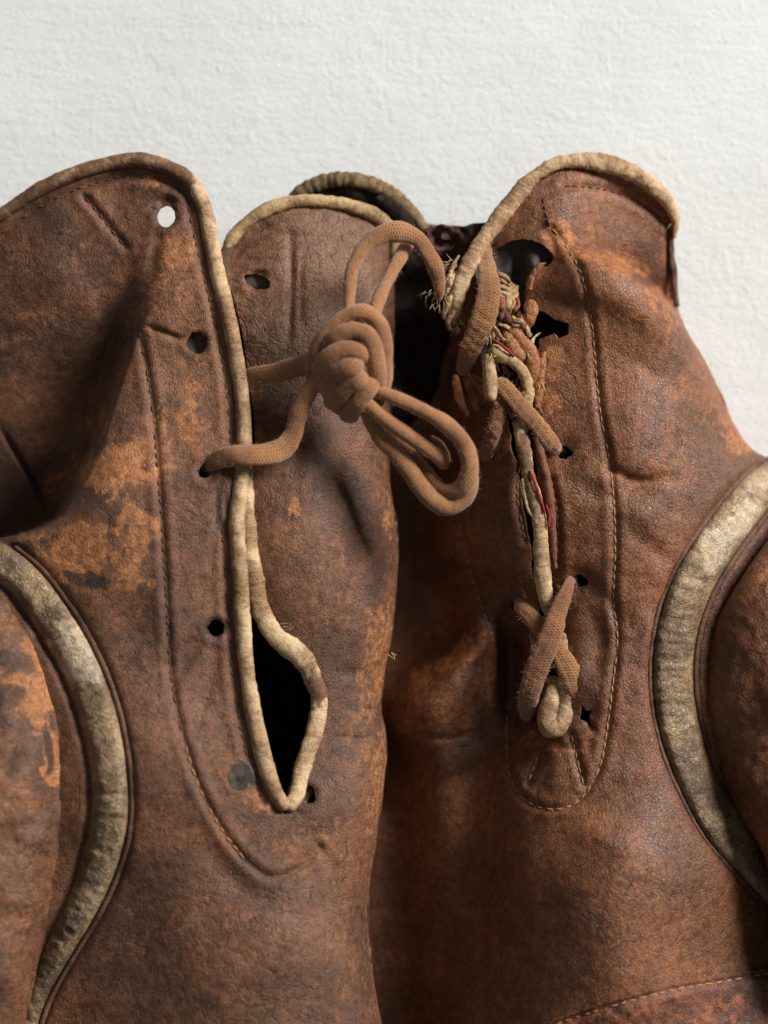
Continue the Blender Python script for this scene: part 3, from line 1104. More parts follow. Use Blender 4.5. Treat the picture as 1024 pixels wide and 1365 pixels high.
AB = catmull([(382, 300), (388, 272), (405, 252), (432, 242), (465, 240), (498, 246), (525, 262), (548, 284), (566, 306), (575, 340), (570, 400), (400, 400)], 6, True)
sheet('back_cuff', AB, HAback, MAT['lining'], A, 2.6)
bb = [(384, 282), (395, 262), (414, 249), (440, 241), (468, 239), (496, 245), (520, 257), (541, 275), (557, 292), (570, 312)]
sweep('binding', on(bb, 3, HAback), [8, 9, 10, 10, 10, 10, 10, 9, 8, 8], 7, MAT['woven'], A, 16, 3, lambda s, t: 0.7 * np.sin(s * 1.9) * (1 + 0 * t) + 1.2 * fbm(s, t * 5, 20, 3, .6, 4), attrf=lambda x, y: {'stain_shade': 0 * x})
sweep('binding', on([(500, 262), (522, 270), (540, 290), (548, 306)], 6, HAback), [4, 10, 10, 5], 6, MAT['lining'], A, 12, 3, pipe_disp(9, 2))

# welt band
def welt(name, WC, hf, parent, attrf, seed, lift=17, under=5):
    """raised band whose cross-section is a flat arch, crinkled"""
    T = np.gradient(WC[:, :2], axis=0)
    T /= np.linalg.norm(T, axis=1)[:, None] + 1e-9
    N = np.stack([-T[:, 1], T[:, 0]], 1)
    u = np.linspace(-1, 1, 27)
    C = catmull(WC, 2.2)
    T = np.gradient(C[:, :2], axis=0)
    T /= np.linalg.norm(T, axis=1)[:, None] + 1e-9
    N = np.stack([-T[:, 1], T[:, 0]], 1)
    X = C[:, 0:1] + N[:, 0:1] * u[None] * C[:, 2:3]
    Y = C[:, 1:2] + N[:, 1:2] * u[None] * C[:, 2:3]
    hc = hf(C[:, 0], C[:, 1])
    he = 0.5 * (hf(C[:, 0] + N[:, 0] * C[:, 2] * 1.3, C[:, 1] + N[:, 1] * C[:, 2] * 1.3) + hf(C[:, 0] - N[:, 0] * C[:, 2] * 1.3, C[:, 1] - N[:, 1] * C[:, 2] * 1.3))
    base = 0.6 * hc + 0.4 * he
    kk = np.ones(15) / 15
    base = np.convolve(np.pad(base, 7, mode='edge'), kk, mode='valid')
    arch = np.sqrt(np.clip(1 - np.abs(u) ** 2.15, 0, 1))
    hx = hf(X, Y)
    for _ in range(6):
        hx[:, 1:-1] = (hx[:, :-2] + hx[:, 1:-1] * 2 + hx[:, 2:]) / 4
    Hh = hx + 0.5 + lift * arch[None]
    s = np.concatenate([[0], np.cumsum(np.linalg.norm(np.diff(C[:, :2], axis=0), axis=1))])
    SS, UU = np.meshgrid(s, u, indexing='ij')
    cr = 1.5 * fbm(SS * 1.7, UU * 15, 13, 3, .6, seed) + 1.6 * fbm(SS, UU * 26, 34, 3, .6, seed + 2)
    Hh = Hh + cr * arch[None] + 0.9 * np.sin(SS / 3.2 + 3 * fbm(SS, UU * 12, 30, 2, .5, seed + 4)) * arch[None] * 0.5
    # a thin stitched rim on the outer side
    V = np.stack(PX(X.ravel(), Y.ravel(), Hh.ravel()), 1)
    m, n = X.shape
    I = np.arange(m * n).reshape(m, n)
    q = np.stack([I[1:, :-1], I[1:, 1:], I[:-1, 1:], I[:-1, :-1]], -1).reshape(-1, 4)
    at = attrf(X.ravel(), Y.ravel())
    return mesh_obj(name, V, q.ravel(), np.arange(len(q)) * 4, np.full(len(q), 4), MAT['welt'], parent, at)


welt('welt_band', WELT_A, HA, A, lambda x, y: {'wear': blobs(x, y, [(100, 850, 34, 30, 50, .9), (110, 880, 26, 40, 20, .8), (40, 790, 30, 20, 40, .25), (160, 1020, 8, 60, 0, .5), (140, 1160, 7, 60, 25, .5)]),
                                              'stain_shade': blobs(x, y, [(130, 1120, 24, 60, 10, .6), (60, 1300, 60, 70, 0, .8), (10, 750, 20, 14, 0, .5), (100, 1210, 30, 30, 0, .6), (20, 800, 30, 14, 40, .5)])}, 3.0, 8)
cordA = offset_path(WELT_A, -1, 5)[::4]
sweep('seam_cord', on(cordA[2:], 1.5, HA), 4.2, 4.0, MAT['cord_dark'], A, 10, 4, pipe_disp(4, 0.5), attrf=lambda x, y: {'stain_shade': 0.2 + 0 * x})

# thumb
HTh = TPS([(-90, 780, 240), (0, 800, 262), (40, 850, 268), (0, 900, 300), (70, 920, 268), (90, 1000, 266), (40, 1000, 312), (-60, 1000, 320), (105, 1090, 258), (60, 1100, 310), (0, 1150, 330),
           (90, 1170, 248), (50, 1200, 292), (60, 1290, 240), (20, 1300, 300), (-60, 1300, 325), (40, 1390, 235), (0, 1400, 290), (-60, 1420, 300)])
TH_edge = catmull([(-95, 752), (-40, 762), (0, 786), (38, 838), (72, 900), (98, 965), (116, 1040), (117, 1100), (100, 1168), (78, 1230), (60, 1290), (47, 1350), (38, 1460)], 8)


def HT(x, y):
    h = HTh(x, y) + 6 * fbm(x, y, 110, 3, .5, 7.1) + 1.6 * fbm(x, y, 34, 3, .6, 1.7) + 0.7 * fbm(x, y, 13, 2, .6, 1.7)
    h = h + crease_sum(x, y, [([(60, 1080), (85, 1130), (80, 1190)], 6, 12), ([(0, 1110), (40, 1100), (70, 1110)], 3, 8), ([(20, 880), (50, 940), (60, 1010)], -4, 18)])
    d = dist_poly(x, y, TH_edge)
    t = np.clip(1 - d / 34, 0, 1)
    return h - 26 * (1 - np.sqrt(np.clip(1 - t ** 2, 0, 1)))


def attrT(x, y):
    return {'wear': blobs(x, y, [(52, 930, 34, 60, -14, 1.0), (70, 990, 20, 60, 0, 1.0), (20, 830, 30, 20, 0, .3), (30, 1060, 50, 26, 0, .4), (30, 1210, 30, 30, 0, .35), (10, 890, 40, 14, 0, .4)]),
            'stain_shade': blobs(x, y, [(64, 990, 8, 34, -4, 1.0), (10, 930, 26, 14, 0, .8), (8, 880, 30, 16, 10, .8), (30, 850, 14, 10, 0, .4), (18, 1020, 14, 14, 0, .5), (10, 970, 14, 20, 0, .5)]),
            'scuff_sheen': blobs(x, y, [(10, 1150, 60, 100, 0, .8), (10, 1300, 50, 60, 0, .5)])}


sheet('thumb', np.concatenate([TH_edge, [(-95, 1460)]]), HT, MAT['leatherA'], A, 2.3, (), attrT,
      lambda x, y, h: [(0.5 + 0 * h, h - 12), (2 + 0 * h, h - 30), (8 + 0 * h, h - 60), (24 + 0 * h, h * 0 + 120), (40 + 0 * h, h * 0 + 40)])

stitches(A, A_STITCH[:7], HA, ST_DARK, 12.5, 0.25, jit=2)
stitches(A, A_STITCH[6:10], HA, ST_PALE, 14.5, 0.2, jit=2)
stitches(A, A_STITCH[9:], HA, ST_PALE, 14.5, 0.45, jit=2)
stitches(A, A_STITCH2, HA, ST_DARK, 12.0, 0.3, jit=2)
stitches(A, A_STITCH3, HA, ST_DARK, 14.0, 0.1)
stitches(A, A_STITCH4, HA, ST_DARK, 12.0, 0.4, jit=2)
fibres('frayed_thread', A, MAT['thread_cream'], [(172, 216, 160, -.3, -1), (200, 214, 165, .1, -1)], 3, 0.35, 5, (5, 12), 14)
fibres('frayed_thread', A, MAT['thread_cream'], [(520, 873, 205, 1, .4)], 5, 0.5, 5, (6, 14), 3)
fibres('frayed_thread', A, MAT['thread_cream'], [(404, 872, 250, .6, -1), (380, 838, 250, 1, -.6)], 8, 0.4, 6, (5, 12), 7)

# =========================================================================
#                                GLOVE B (right)
# =========================================================================
B = thing('boxing_glove', 'tan-brown glove on the right with frayed half-laced slit and wide pale cuff flap', 'boxing glove', 770, 900, 0,
          'pair of old laced boxing gloves')

HBR = TPS([(790, 352, 224), (870, 402, 218), (920, 470, 176), (980, 580, 120), (1040, 700, 110), (800, 470, 208), (860, 560, 218), (930, 640, 190), (760, 540, 200), (740, 440, 196), (770, 650, 214),
           (860, 700, 218), (775, 740, 206), (820, 850, 218), (850, 950, 226), (785, 850, 202), (745, 900, 205), (695, 870, 150), (740, 1010, 212), (740, 1090, 230), (820, 1180, 282),
           (900, 1180, 262), (700, 1200, 232), (600, 1200, 136), (555, 1200, 58), (518, 1200, 15), (560, 1100, 68), (518, 1100, 15), (600, 1100, 138), (600, 960, 152), (545, 1000, 74), (514, 1000, 12), (650, 855, 172), (650, 1300, 182), (552, 1300, 52), (516, 1300, 10), (600, 1380, 134), (530, 1400, 10), (820, 1380, 276),
           (950, 1300, 212), (1020, 1260, 150), (1040, 1380, 170), (930, 1080, 222), (885, 900, 218), (660, 960, 150),
           (640, 700, 150), (600, 700, 98), (555, 750, 40), (665, 600, 168), (620, 560, 96), (580, 560, 30), (625, 450, 80), (600, 450, 40), (690, 640, 182), (705, 740, 182), (570, 850, 20), (600, 830, 50), (560, 932, 128), (604, 906, 152), (528, 962, 92), (530, 900, 30),
           (480, 1100, 5), (480, 1400, 5), (740, 340, 175), (700, 310, 165), (650, 340, 140), (740, 300, 172), (720, 480, 192), (690, 520, 178)])
HBF = TPS([(640, 330, 135), (700, 255, 135), (740, 222, 128), (800, 222, 118), (860, 245, 96), (895, 290, 80), (905, 415, 50), (820, 290, 112), (870, 330, 90), (880, 400, 60), (740, 300, 168), (780, 330, 146),
           (900, 450, 45), (980, 600, 40), (700, 330, 150), (830, 350, 100)])
C_BX = [600, 700, 745, 780, 820, 860, 895, 920, 960, 1040]
C_BY = [300, 310, 322, 334, 350, 376, 408, 442, 500, 560]
SLB_Y = [300, 380, 440, 500, 560, 640, 700, 760, 830, 900, 975]
SLB_X = [640, 655, 672, 680, 690, 705, 714, 722, 733, 742, 742]
B_SIL = catmull([(900, 405), (912, 436), (940, 482), (962, 528), (984, 575), (1002, 598), (1030, 618), (1062, 655), (1084, 740), (1090, 900), (1090, 1100), (1090, 1470)], 8)
B_ST = [(736, 304), (756, 330), (772, 358), (784, 400), (790, 440), (795, 500), (802, 560), (812, 610), (819, 680), (820, 740), (818, 800), (823, 850), (816, 920), (808, 980), (800, 1020), (780, 1058), (756, 1076),
        (728, 1078), (700, 1066), (682, 1040), (676, 1005), (676, 960), (678, 930)]
B_ST2 = [(612, 695), (622, 740), (636, 790), (650, 830), (662, 862)]
B_ST3 = [(735, 640), (742, 680), (744, 730), (743, 765)]
B_ST4 = [(752, 248), (790, 250), (830, 260), (866, 280), (886, 296)]
B_ST5 = [(889, 300), (893, 340), (894, 380), (897, 405)]
B_ST6 = [(722, 1000), (712, 1022), (704, 1044)]
B_ST7 = [(762, 980), (770, 1014), (778, 1046)]
B_ST8 = [(694, 610), (690, 660), (700, 720)]
B_ST9 = [(724, 262), (728, 284), (734, 304)]
SEAM_B = [(690, 1378), (760, 1352), (830, 1330), (900, 1312), (960, 1302), (1040, 1288), (1100, 1280)]
CR_B = [([(790, 560), (830, 640), (900, 670)], 6, 16), ([(740, 620), (800, 660), (880, 640), (940, 650)], 5, 14), ([(760, 380), (840, 400), (900, 460)], -5, 22),
        ([(800, 620), (850, 640), (890, 640)], 5, 7), ([(770, 775), (810, 800), (840, 850)], 6, 14), ([(780, 790), (800, 850), (790, 920)], 8, 16),
        ([(670, 800), (680, 870), (688, 930), (698, 990)], 52, 24), ([(655, 800), (664, 870), (676, 960)], 20, 36), ([(560, 930), (620, 880), (670, 830)], -12, 18), ([(540, 975), (590, 985), (640, 975)], 4, 5), ([(530, 1060), (600, 1040), (640, 1010)], 5, 8),
        ([(690, 850), (656, 930), (640, 1040), (634, 1180), (622, 1340)], 44, 44), ([(660, 1150), (640, 1240), (650, 1360)], 4, 7), ([(740, 1090), (790, 1110), (860, 1150)], -6, 20), ([(700, 1090), (660, 1120), (640, 1180)], 5, 20),
        ([(783, 962), (792, 975)], 6, 4), ([(830, 700), (880, 740), (900, 760)], 4, 12), ([(720, 300), (735, 318), (745, 345)], 6, 6), ([(906, 576), (906, 600)], 5, 3),
        ([(736, 980), (742, 1030), (738, 1070)], -6, 16), ([(820, 480), (860, 490), (880, 520)], 3, 10), ([(560, 760), (610, 740), (650, 720)], 6, 12), ([(545, 820), (600, 800), (650, 780)], 6, 12),
        ([(700, 400), (740, 400), (800, 420)], 6, 12), ([(890, 300), (893, 350), (896, 408)], 7, 4)]
EYE_B = [(752, 602), (775, 775), (783, 955), (690, 806), (700, 955), (728, 345)]


def HBm(x, y):
    x = np.asarray(x, float)
    y = np.asarray(y, float)
    hr = HBR(x, y)
    hl = HBF(x, y)
    cy = np.interp(x, C_BX, C_BY)
    w = np.interp(x, [720, 770, 840, 1000], [34, 14, 8, 7])
    k = sstep(-1, 1, (y - cy) / w)
    act = x > 600
    crest = np.clip((y - cy) / 60, 0, 1)
    hr = hr - np.where(act, 20 * (1 - crest) ** 2 * np.interp(x, [740, 800], [0, 1]), 0)
    h = np.where(act, hl * (1 - k) + hr * k, hr)
    sdv = np.abs(x - np.interp(y, SLB_Y, SLB_X))
    h = h - np.where((y < 1000) & (y > 380), 9 * np.exp(-(sdv / 24) ** 2), 0)
    h = h + 9.0 * fbm(x, y, 190, 2, 0.4, 5.1) + 1.5 * fbm(x, y, 60, 2, 0.5, 6.7) + 0.4 * fbm(x, y, 16, 3, 0.6, 7.3)
    h = h + crease_sum(x, y, CR_B)
    for st in (B_ST, B_ST2, B_ST3, B_ST4, B_ST6, B_ST7, B_ST8):
        d = dist_poly(x, y, catmull(st, 10))
        h = h - 3.2 * np.exp(-(d / 4.5) ** 2) + 1.4 * np.exp(-((d - 11) / 6) ** 2)
    for ex, ey in EYE_B:
        r = np.hypot(x - ex, y - ey)
        h = h - 7 * np.exp(-(r / 18) ** 2)
    d = dist_poly(x, y, B_SIL)
    t = np.clip(1 - d / 50, 0, 1)
    h = h - 48 * (1 - np.sqrt(np.clip(1 - t ** 2.2, 0, 1)))
    return 34 + 12 * np.log1p(np.exp(np.clip((h - 34) / 12, -20, 40)))


WELT_B = catmull([(1050, 618, 16), (1034, 632, 22), (1008, 658, 25), (965, 712, 26.5), (927, 772, 27), (904, 835, 27), (897, 905, 27), (907, 975, 27), (930, 1040, 26), (964, 1098, 28), (1004, 1150, 24), (1050, 1200, 22)], 8)
B_WL = offset_path(WELT_B, 1, 1)
B_WR = offset_path(WELT_B, -1, 1)


def HB(x, y):
    h = HBm(x, y)
    for off in (B_WL, B_WR):
        h = h - 9 * np.exp(-(dist_poly(x, y, off) / 7) ** 2)
    return h


B_top = [(612, 425), (622, 390), (632, 356), (650, 322), (672, 292), (696, 262), (716, 238), (742, 222), (775, 217), (812, 222), (846, 236), (874, 256), (896, 284), (900, 298), (897, 320), (899, 345), (903, 372), (902, 405)]
B_left = [(470, 1470), (470, 1100), (470, 800), (470, 700), (478, 640), (500, 600), (545, 570), (580, 530), (592, 480)]
B_outer = np.concatenate([catmull(B_top, 5), B_SIL[1:], catmull(B_left, 8)])
B_outer = edge_wobble(B_outer, 1.2, 24, 5.0)
slitB = np.array([(655, 395), (700, 398), (712, 420), (706, 450), (708, 500), (712, 560), (716, 620), (722, 680), (728, 740), (734, 800), (742, 860), (750, 900), (756, 950), (748, 975), (736, 968), (732, 920),
                  (726, 860), (718, 810), (710, 760), (702, 700), (692, 640), (682, 590), (672, 540), (664, 490), (655, 450)], float)
bigB = np.array([(652, 388), (650, 360), (660, 334), (684, 318), (706, 318), (726, 328), (736, 344), (732, 354), (716, 352), (708, 364), (702, 384), (700, 402), (690, 410), (664, 410)], float)
# one ragged opening joins the torn mouth and the lacing slit
openB = np.concatenate([catmull([(655, 440), (648, 400), (648, 362), (660, 334), (684, 318), (708, 318), (728, 328), (738, 344), (731, 356), (716, 353), (706, 366), (701, 384), (700, 404)], 5),
                        [(708, 410), (706, 416), (726, 417), (740, 424), (757, 432), (756, 446), (744, 452), (738, 447), (722, 450), (720, 462), (712, 470), (708, 462), (704, 470)],
                        catmull([(706, 480), (710, 540), (714, 600), (720, 670), (727, 740), (733, 800), (741, 860), (749, 900), (755, 945), (748, 972), (738, 966), (732, 920), (726, 860), (718, 810), (710, 760),
                                 (702, 700), (692, 640), (682, 590), (672, 540), (664, 490), (658, 460)], 6)])
openB = edge_wobble(openB, 2.4, 12, 3.0)
star = np.array([(776, 940), (783, 948), (790, 946), (786, 956), (790, 972), (781, 962), (772, 960), (774, 950)], float)
holes_B = [openB, ring(751, 603, 14, 9, 10, rag=.25, seed=12), ring(772, 774, 13, 8, 10, rag=.2, seed=13), star, ring(690, 808, 9, 8, 0, seed=14), ring(702, 952, 11, 11, 0, seed=15)]

WEAR_LIGHT_B = [(735, 320, 30, 26, 0, .8), (800, 350, 70, 18, 14, .8), (880, 400, 40, 20, 40, .6), (980, 585, 34, 44, 20, .75), (722, 500, 26, 50, 0, .8), (600, 880, 60, 16, -30, .7), (560, 950, 40, 30, 0, .4), (850, 640, 60, 30, 0, .35),
          (860, 490, 14, 10, 0, .6), (930, 560, 50, 60, 0, .3), (740, 470, 14, 16, 0, .9), (745, 990, 60, 14, 0, .45), (860, 750, 30, 14, 0, .4), (700, 450, 30, 40, 0, .4), (810, 280, 70, 40, 10, .35), (620, 700, 20, 30, 0, .4), (840, 1170, 60, 50, 0, .2), (1000, 760, 30, 30, 0, .4), (640, 860, 30, 12, -20, .6)]  # rubbed patches; those on fold ridges and right edge also paint light
STAIN_SHADE_B = [(770, 630, 18, 40, 0, .35), (600, 640, 60, 60, 0, .4), (560, 760, 60, 90, 0, .5), (785, 840, 12, 30, 10, .3), (752, 604, 14, 9, 0, .7), (895, 350, 5, 60, -3, .5), (736, 1240, 40, 16, 0, .2), (590, 490, 60, 60, 0, .6), (640, 1240, 6, 60, 0, .3), (725, 285, 5, 20, -10, .5)]  # blobs beside the centre gap paint its shadow, among real stains
SCUFF_SHEEN_B = [(775, 640, 34, 60, 0, .7), (760, 720, 24, 40, 0, .4), (880, 620, 60, 40, 0, .35), (860, 1200, 90, 60, 0, .4), (800, 830, 30, 30, 0, .3)]  # lowest blob paints the body's sheen, the others are scuffs


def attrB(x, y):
    return {'wear': blobs(x, y, WEAR_LIGHT_B, seed=13.3), 'stain_shade': blobs(x, y, STAIN_SHADE_B, seed=16.1), 'scuff_sheen': blobs(x, y, SCUFF_SHEEN_B, seed=18.4)}


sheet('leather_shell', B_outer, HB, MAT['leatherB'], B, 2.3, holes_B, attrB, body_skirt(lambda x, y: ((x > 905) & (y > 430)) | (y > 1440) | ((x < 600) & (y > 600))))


def HBlin(x, y):
    return np.interp(y, [300, 500, 1100], [8, 8, 14]) + 3 * fbm(x, y, 50, 3, .5, 9)


sheet('shade_lining', catmull([(505, 330), (560, 300), (640, 312), (700, 290), (780, 300), (840, 400), (850, 1100), (640, 1100), (600, 800), (500, 720)], 10, True), HBlin, MAT['lining'], B, 6.0)  # near-black sheet, also spans the gap between the gloves as its shade


def HBgrey(x, y):
    return 142 + 4 * fbm(x, y, 40, 3, .5, 3) - 0.25 * (y - 330) + 22 * np.exp(-(((x - 712) / 14) ** 2 + ((y - 362) / 26) ** 2)) + crease_sum(x, y, [([(690, 330), (688, 380), (680, 420)], 12, 6)])


sheet('torn_lining', catmull([(636, 318), (680, 306), (730, 312), (752, 350), (735, 395), (712, 408), (690, 404), (650, 400), (632, 360)], 8, True), HBgrey, MAT['lining_grey'], B, 2.6)


def HBrim(x, y):
    return 122 - 0.35 * (y - 300) + 8 * fbm(x, y, 24, 3, .6, 12)


sheet('back_cuff', edge_wobble(catmull([(552, 316), (566, 303), (590, 300), (612, 303), (640, 300), (672, 304), (680, 330), (640, 352), (600, 350), (570, 345), (553, 335)], 6, True), 2.5, 14, 2), HBrim, MAT['leather_red'], B, 2.4, (),
      lambda x, y: {'wear': 0 * x, 'stain_shade': 0.35 + 0 * x, 'scuff_sheen': 0 * x})

# cuff piping, ending in a frayed tail at the mouth of the slit
pb = [(604, 436, 168), (606, 412, 178), (614, 380, 184), (628, 348, 180), (646, 318, 168), (668, 288, 158), (692, 258, 152), (713, 235, 148), (740, 219, 142), (775, 214, 134), (812, 219, 126), (846, 232, 120), (874, 251, 112), (893, 273, 102), (900, 292, 92), (899, 318, 84)]
sweep('piping', pb, [6, 11, 12, 12, 11, 10.5, 10, 10, 11, 12, 12.5, 12.5, 12, 10, 6, 2.5], [6, 8, 9, 9, 9, 9, 9, 9, 9, 9, 9, 9, 9, 9, 7, 3], MAT['piping'], B, 20, 2.6, pipe_disp(6.0, 1.5, 1.0),
      attrf=lambda x, y: {'stain_shade': blobs(x, y, [(700, 246, 14, 14, 0, .35), (860, 240, 16, 10, 0, .4), (800, 212, 60, 6, 0, .2), (612, 420, 14, 30, 0, .3), (660, 300, 20, 8, -50, .2)])})
sweep('piping', [(612, 372, 176), (604, 395, 176), (599, 415, 166), (603, 432, 160), (612, 444, 152)], [6, 8, 8, 6, 3], [5, 6, 6, 5, 3], MAT['piping'], B, 14, 2.2, pipe_disp(7.0, 2.2, 1.4))
sweep('seam_cord', [(895, 294, 88), (894, 330, 80), (896, 360, 72), (899, 385, 62), (903, 410, 52)], 3.4, 3.5, MAT['cord_dark'], B, 10, 3, pipe_disp(4, 0.8), attrf=lambda x, y: {'stain_shade': 0.5 + 0 * x})
fibres('frayed_thread', B, MAT['thread_cream'], [(598, 372, 182, -.8, .5), (602, 400, 180, -.5, 1), (608, 430, 168, 0, 1), (600, 352, 176, -.7, .2)], 21, 0.55, 10, (8, 20), 6)
fibres('frayed_thread', B, MAT['thread_cream'], [(605, 300, 125, .2, -1), (600, 300, 125, -.3, -1), (893, 300, 100, -.3, 1), (944, 486, 118, .9, -.6), (902, 350, 90, 1, 0)], 23, 0.35, 2, (5, 11), 3)

welt('welt_band', WELT_B, HB, B, lambda x, y: {'wear': blobs(x, y, [(985, 690, 44, 22, -50, 1.0), (955, 730, 36, 24, -50, .8), (1015, 640, 26, 26, 0, .6), (930, 780, 20, 20, 0, .35), (878, 840, 5, 50, 0, .5), (890, 1000, 8, 40, 0, .3)]),
                                              'stain_shade': blobs(x, y, [(905, 850, 34, 60, 0, .62), (908, 960, 34, 80, -8, .62), (950, 1080, 40, 60, -30, .7), (1010, 1150, 30, 30, 0, .7)])}, 9.0, 9)
cordB = offset_path(WELT_B, 1, 3.5)[::4]
sweep('seam_cord', on(cordB, 1.0, HB), 3.2, 3.0, MAT['cord_dark'], B, 10, 4, pipe_disp(4, 0.5), attrf=lambda x, y: {'stain_shade': 0.4 + 0 * x})
cordB2 = offset_path(WELT_B, -1, 4)[::4]
sweep('seam_cord', on(cordB2, 0.5, HB), 4.0, 3.5, MAT['cord_dark'], B, 10, 4, pipe_disp(5, 0.5), attrf=lambda x, y: {'stain_shade': 0.3 + 0 * x})

# thumb of the right glove
HTB = TPS([(1040, 700, 190), (1000, 760, 215), (960, 830, 212), (1010, 850, 245), (940, 920, 200), (980, 950, 240), (950, 1020, 195), (1000, 1050, 245), (1000, 1150, 210), (1040, 1150, 250), (1040, 1250, 210), (1090, 800, 240), (1090, 1100, 280), (1090, 1300, 250), (1100, 1000, 280)])
TB_edge = catmull([(1095, 640), (1065, 672), (1030, 712), (990, 768), (958, 822), (941, 875), (937, 930), (944, 990), (962, 1040), (988, 1090), (1016, 1136), (1028, 1180), (1036, 1240), (1050, 1320), (1090, 1330)], 8)


def HTb(x, y):
    h = HTB(x, y) + 6 * fbm(x, y, 90, 3, .5, 3.1) + 1.5 * fbm(x, y, 34, 3, .6, 4.7) + 0.7 * fbm(x, y, 13, 2, .6, 1.2)
    h = h + crease_sum(x, y, [([(960, 1000), (985, 1060), (1030, 1120)], 8, 14), ([(970, 860), (1000, 900), (1010, 960)], 5, 18)])
    d = dist_poly(x, y, TB_edge)
    t = np.clip(1 - d / 40, 0, 1)
    return h - 34 * (1 - np.sqrt(np.clip(1 - t ** 2, 0, 1)))


sheet('thumb', TB_edge, HTb, MAT['leatherB'], B, 2.3, (), lambda x, y: {'wear': blobs(x, y, [(1005, 770, 30, 30, 0, .6), (1015, 1010, 20, 60, 0, .3)]), 'stain_shade': blobs(x, y, [(960, 940, 24, 90, 0, .25)]), 'scuff_sheen': 0 * x},  # dark blob paints the shade on the thumb's left side
      lambda x, y, h: [(0.5 + 0 * h, h - 12), (2 + 0 * h, h - 30), (8 + 0 * h, h - 60), (24 + 0 * h, h * 0 + 90), (40 + 0 * h, h * 0 + 40)])

# rougher panel sewn over the bottom
SB = catmull(SEAM_B, 8)


def HBp(x, y):
    d = y - np.interp(x, SB[:, 0], SB[:, 1])
    return HB(x, y) + 4.5 - 4 * np.exp(-((d - 7) / 4.0) ** 2) + 3.0 * np.exp(-((d - 20) / 12.0) ** 2) + 1.2 * fbm(x, y, 14, 3, .6, 8)


sheet('lower_panel', np.concatenate([SB, [(1100, 1470), (690, 1470)]]), HBp, MAT['leather_rough'], B, 2.3, (), lambda x, y: {'wear': blobs(x, y, [(880, 1360, 120, 30, 0, .5)]), 'stain_shade': blobs(x, y, [(820, 1345, 40, 10, -14, .6), (960, 1320, 40, 10, -10, .4)]), 'scuff_sheen': 0 * x})

stitches(B, B_ST, HB, ST_PALE, 12.5, 0.05)
stitches(B, B_ST2, HB, ST_PALE, 12.5, 0.05)
stitches(B, B_ST3, HB, ST_PALE, 11, 0.1)
stitches(B, B_ST4, HB, ST_DARK, 10, 0.1)
stitches(B, B_ST5, HB, ST_DARK, 9, 0.1)
stitches(B, B_ST6, HB, ST_PALE, 11, 0.1)
stitches(B, B_ST7, HB, ST_PALE, 11, 0.1)
stitches(B, B_ST8, HB, ST_PALE, 11, 0.2)
stitches(B, B_ST9, HB, ST_DARK, 10, 0.0)
stitches(B, [(x, y + 7) for x, y in SEAM_B], HBp, ST_PALE, 13, 0.12)

# slit piping of the right glove: worn cream cord with broken ends
sweep('piping', [(690, 556, 196), (697, 590, 200), (704, 630, 204), (714, 668, 208), (720, 700, 208), (722, 740, 206), (724, 775, 202), (730, 805, 194), (740, 840, 190)], [8, 10, 10, 10, 10.5, 11, 11, 9, 6], [7, 8, 9, 9, 9, 9, 9, 8, 6], MAT['piping'], B, 18, 2.6, pipe_disp(11, 1.3),
      attrf=lambda x, y: {'stain_shade': blobs(x, y, [(700, 590, 14, 50, 0, .75), (712, 660, 12, 30, 0, .6), (726, 800, 14, 14, 0, .4)])})
sweep('piping', [(750, 842, 196), (752, 880, 192), (758, 915, 194), (758, 948, 196), (746, 968, 199), (733, 968, 199), (731, 952, 197), (736, 928, 194), (741, 900, 188)], [6, 8, 13, 15, 14, 14, 13, 11, 8], [6, 8, 11, 12, 12, 12, 11, 9, 6], MAT['piping'], B, 18, 2.6, pipe_disp(12, 1.6),
      attrf=lambda x, y: {'stain_shade': blobs(x, y, [(736, 945, 10, 16, 0, .6), (750, 860, 8, 30, 0, .4), (758, 962, 12, 8, 0, .35)])})  # first blob paints the shadow inside the cord's bend
sweep('piping', [(652, 470, 204), (652, 490, 206), (654, 515, 205), (654, 536, 202)], [7, 8, 8.5, 7.5], [7, 8, 8, 7], MAT['piping'], B, 16, 2.2, pipe_disp(13, 0.9), attrf=lambda x, y: {'stain_shade': 0 * x})
sweep('piping', [(654, 462, 205), (668, 474, 210), (684, 482, 210), (698, 496, 208), (704, 516, 204), (702, 540, 198), (706, 562, 192)], [6, 9, 9, 10, 9, 8, 6], [6, 7, 8, 8, 8, 7, 5], MAT['piping_tan'], B, 16, 2.2, pipe_disp(14, 2.0, 1.2), attrf=lambda x, y: {'stain_shade': 0.1 + 0 * x})
sweep('piping', [(660, 368, 170), (670, 378, 176), (678, 390, 178), (674, 408, 178), (664, 422, 176)], [7, 10, 11, 9, 6], [6, 8, 9, 8, 5], MAT['piping_tan'], B, 14, 2.2, pipe_disp(15, 2.6, 1.6), attrf=lambda x, y: {'stain_shade': 0 * x})
sweep('broken_cord', [(697, 636, 206), (700, 660, 208), (705, 680, 210), (716, 696, 212)], [2.2, 2.6, 2.6, 2], 2.4, MAT['thread_cream'], B, 8, 3, pipe_disp(16, 0.6))
sweep('broken_cord', [(710, 560, 200), (722, 610, 206), (733, 660, 208), (738, 720, 206), (740, 760, 202)], [5, 6, 6, 6, 4], 5, MAT['leather_red'], B, 10, 3, pipe_disp(17, 0.9), attrf=lambda x, y: {'wear': .6 + 0 * x, 'stain_shade': 0 * x, 'scuff_sheen': 0 * x})
for rp in ([(656, 452, 214), (668, 460, 219), (678, 468, 219), (686, 476, 216)], [(706, 626, 212), (712, 642, 217), (720, 664, 218), (727, 684, 217)], [(728, 672, 216), (732, 688, 216), (731, 704, 214)]):
    sweep('red_thread', rp, [1.3, 2.0, 2.0, 1.0][:len(rp)], 1.4, MAT['thread_red'], B, 8, 2, pipe_disp(18, 0.5))
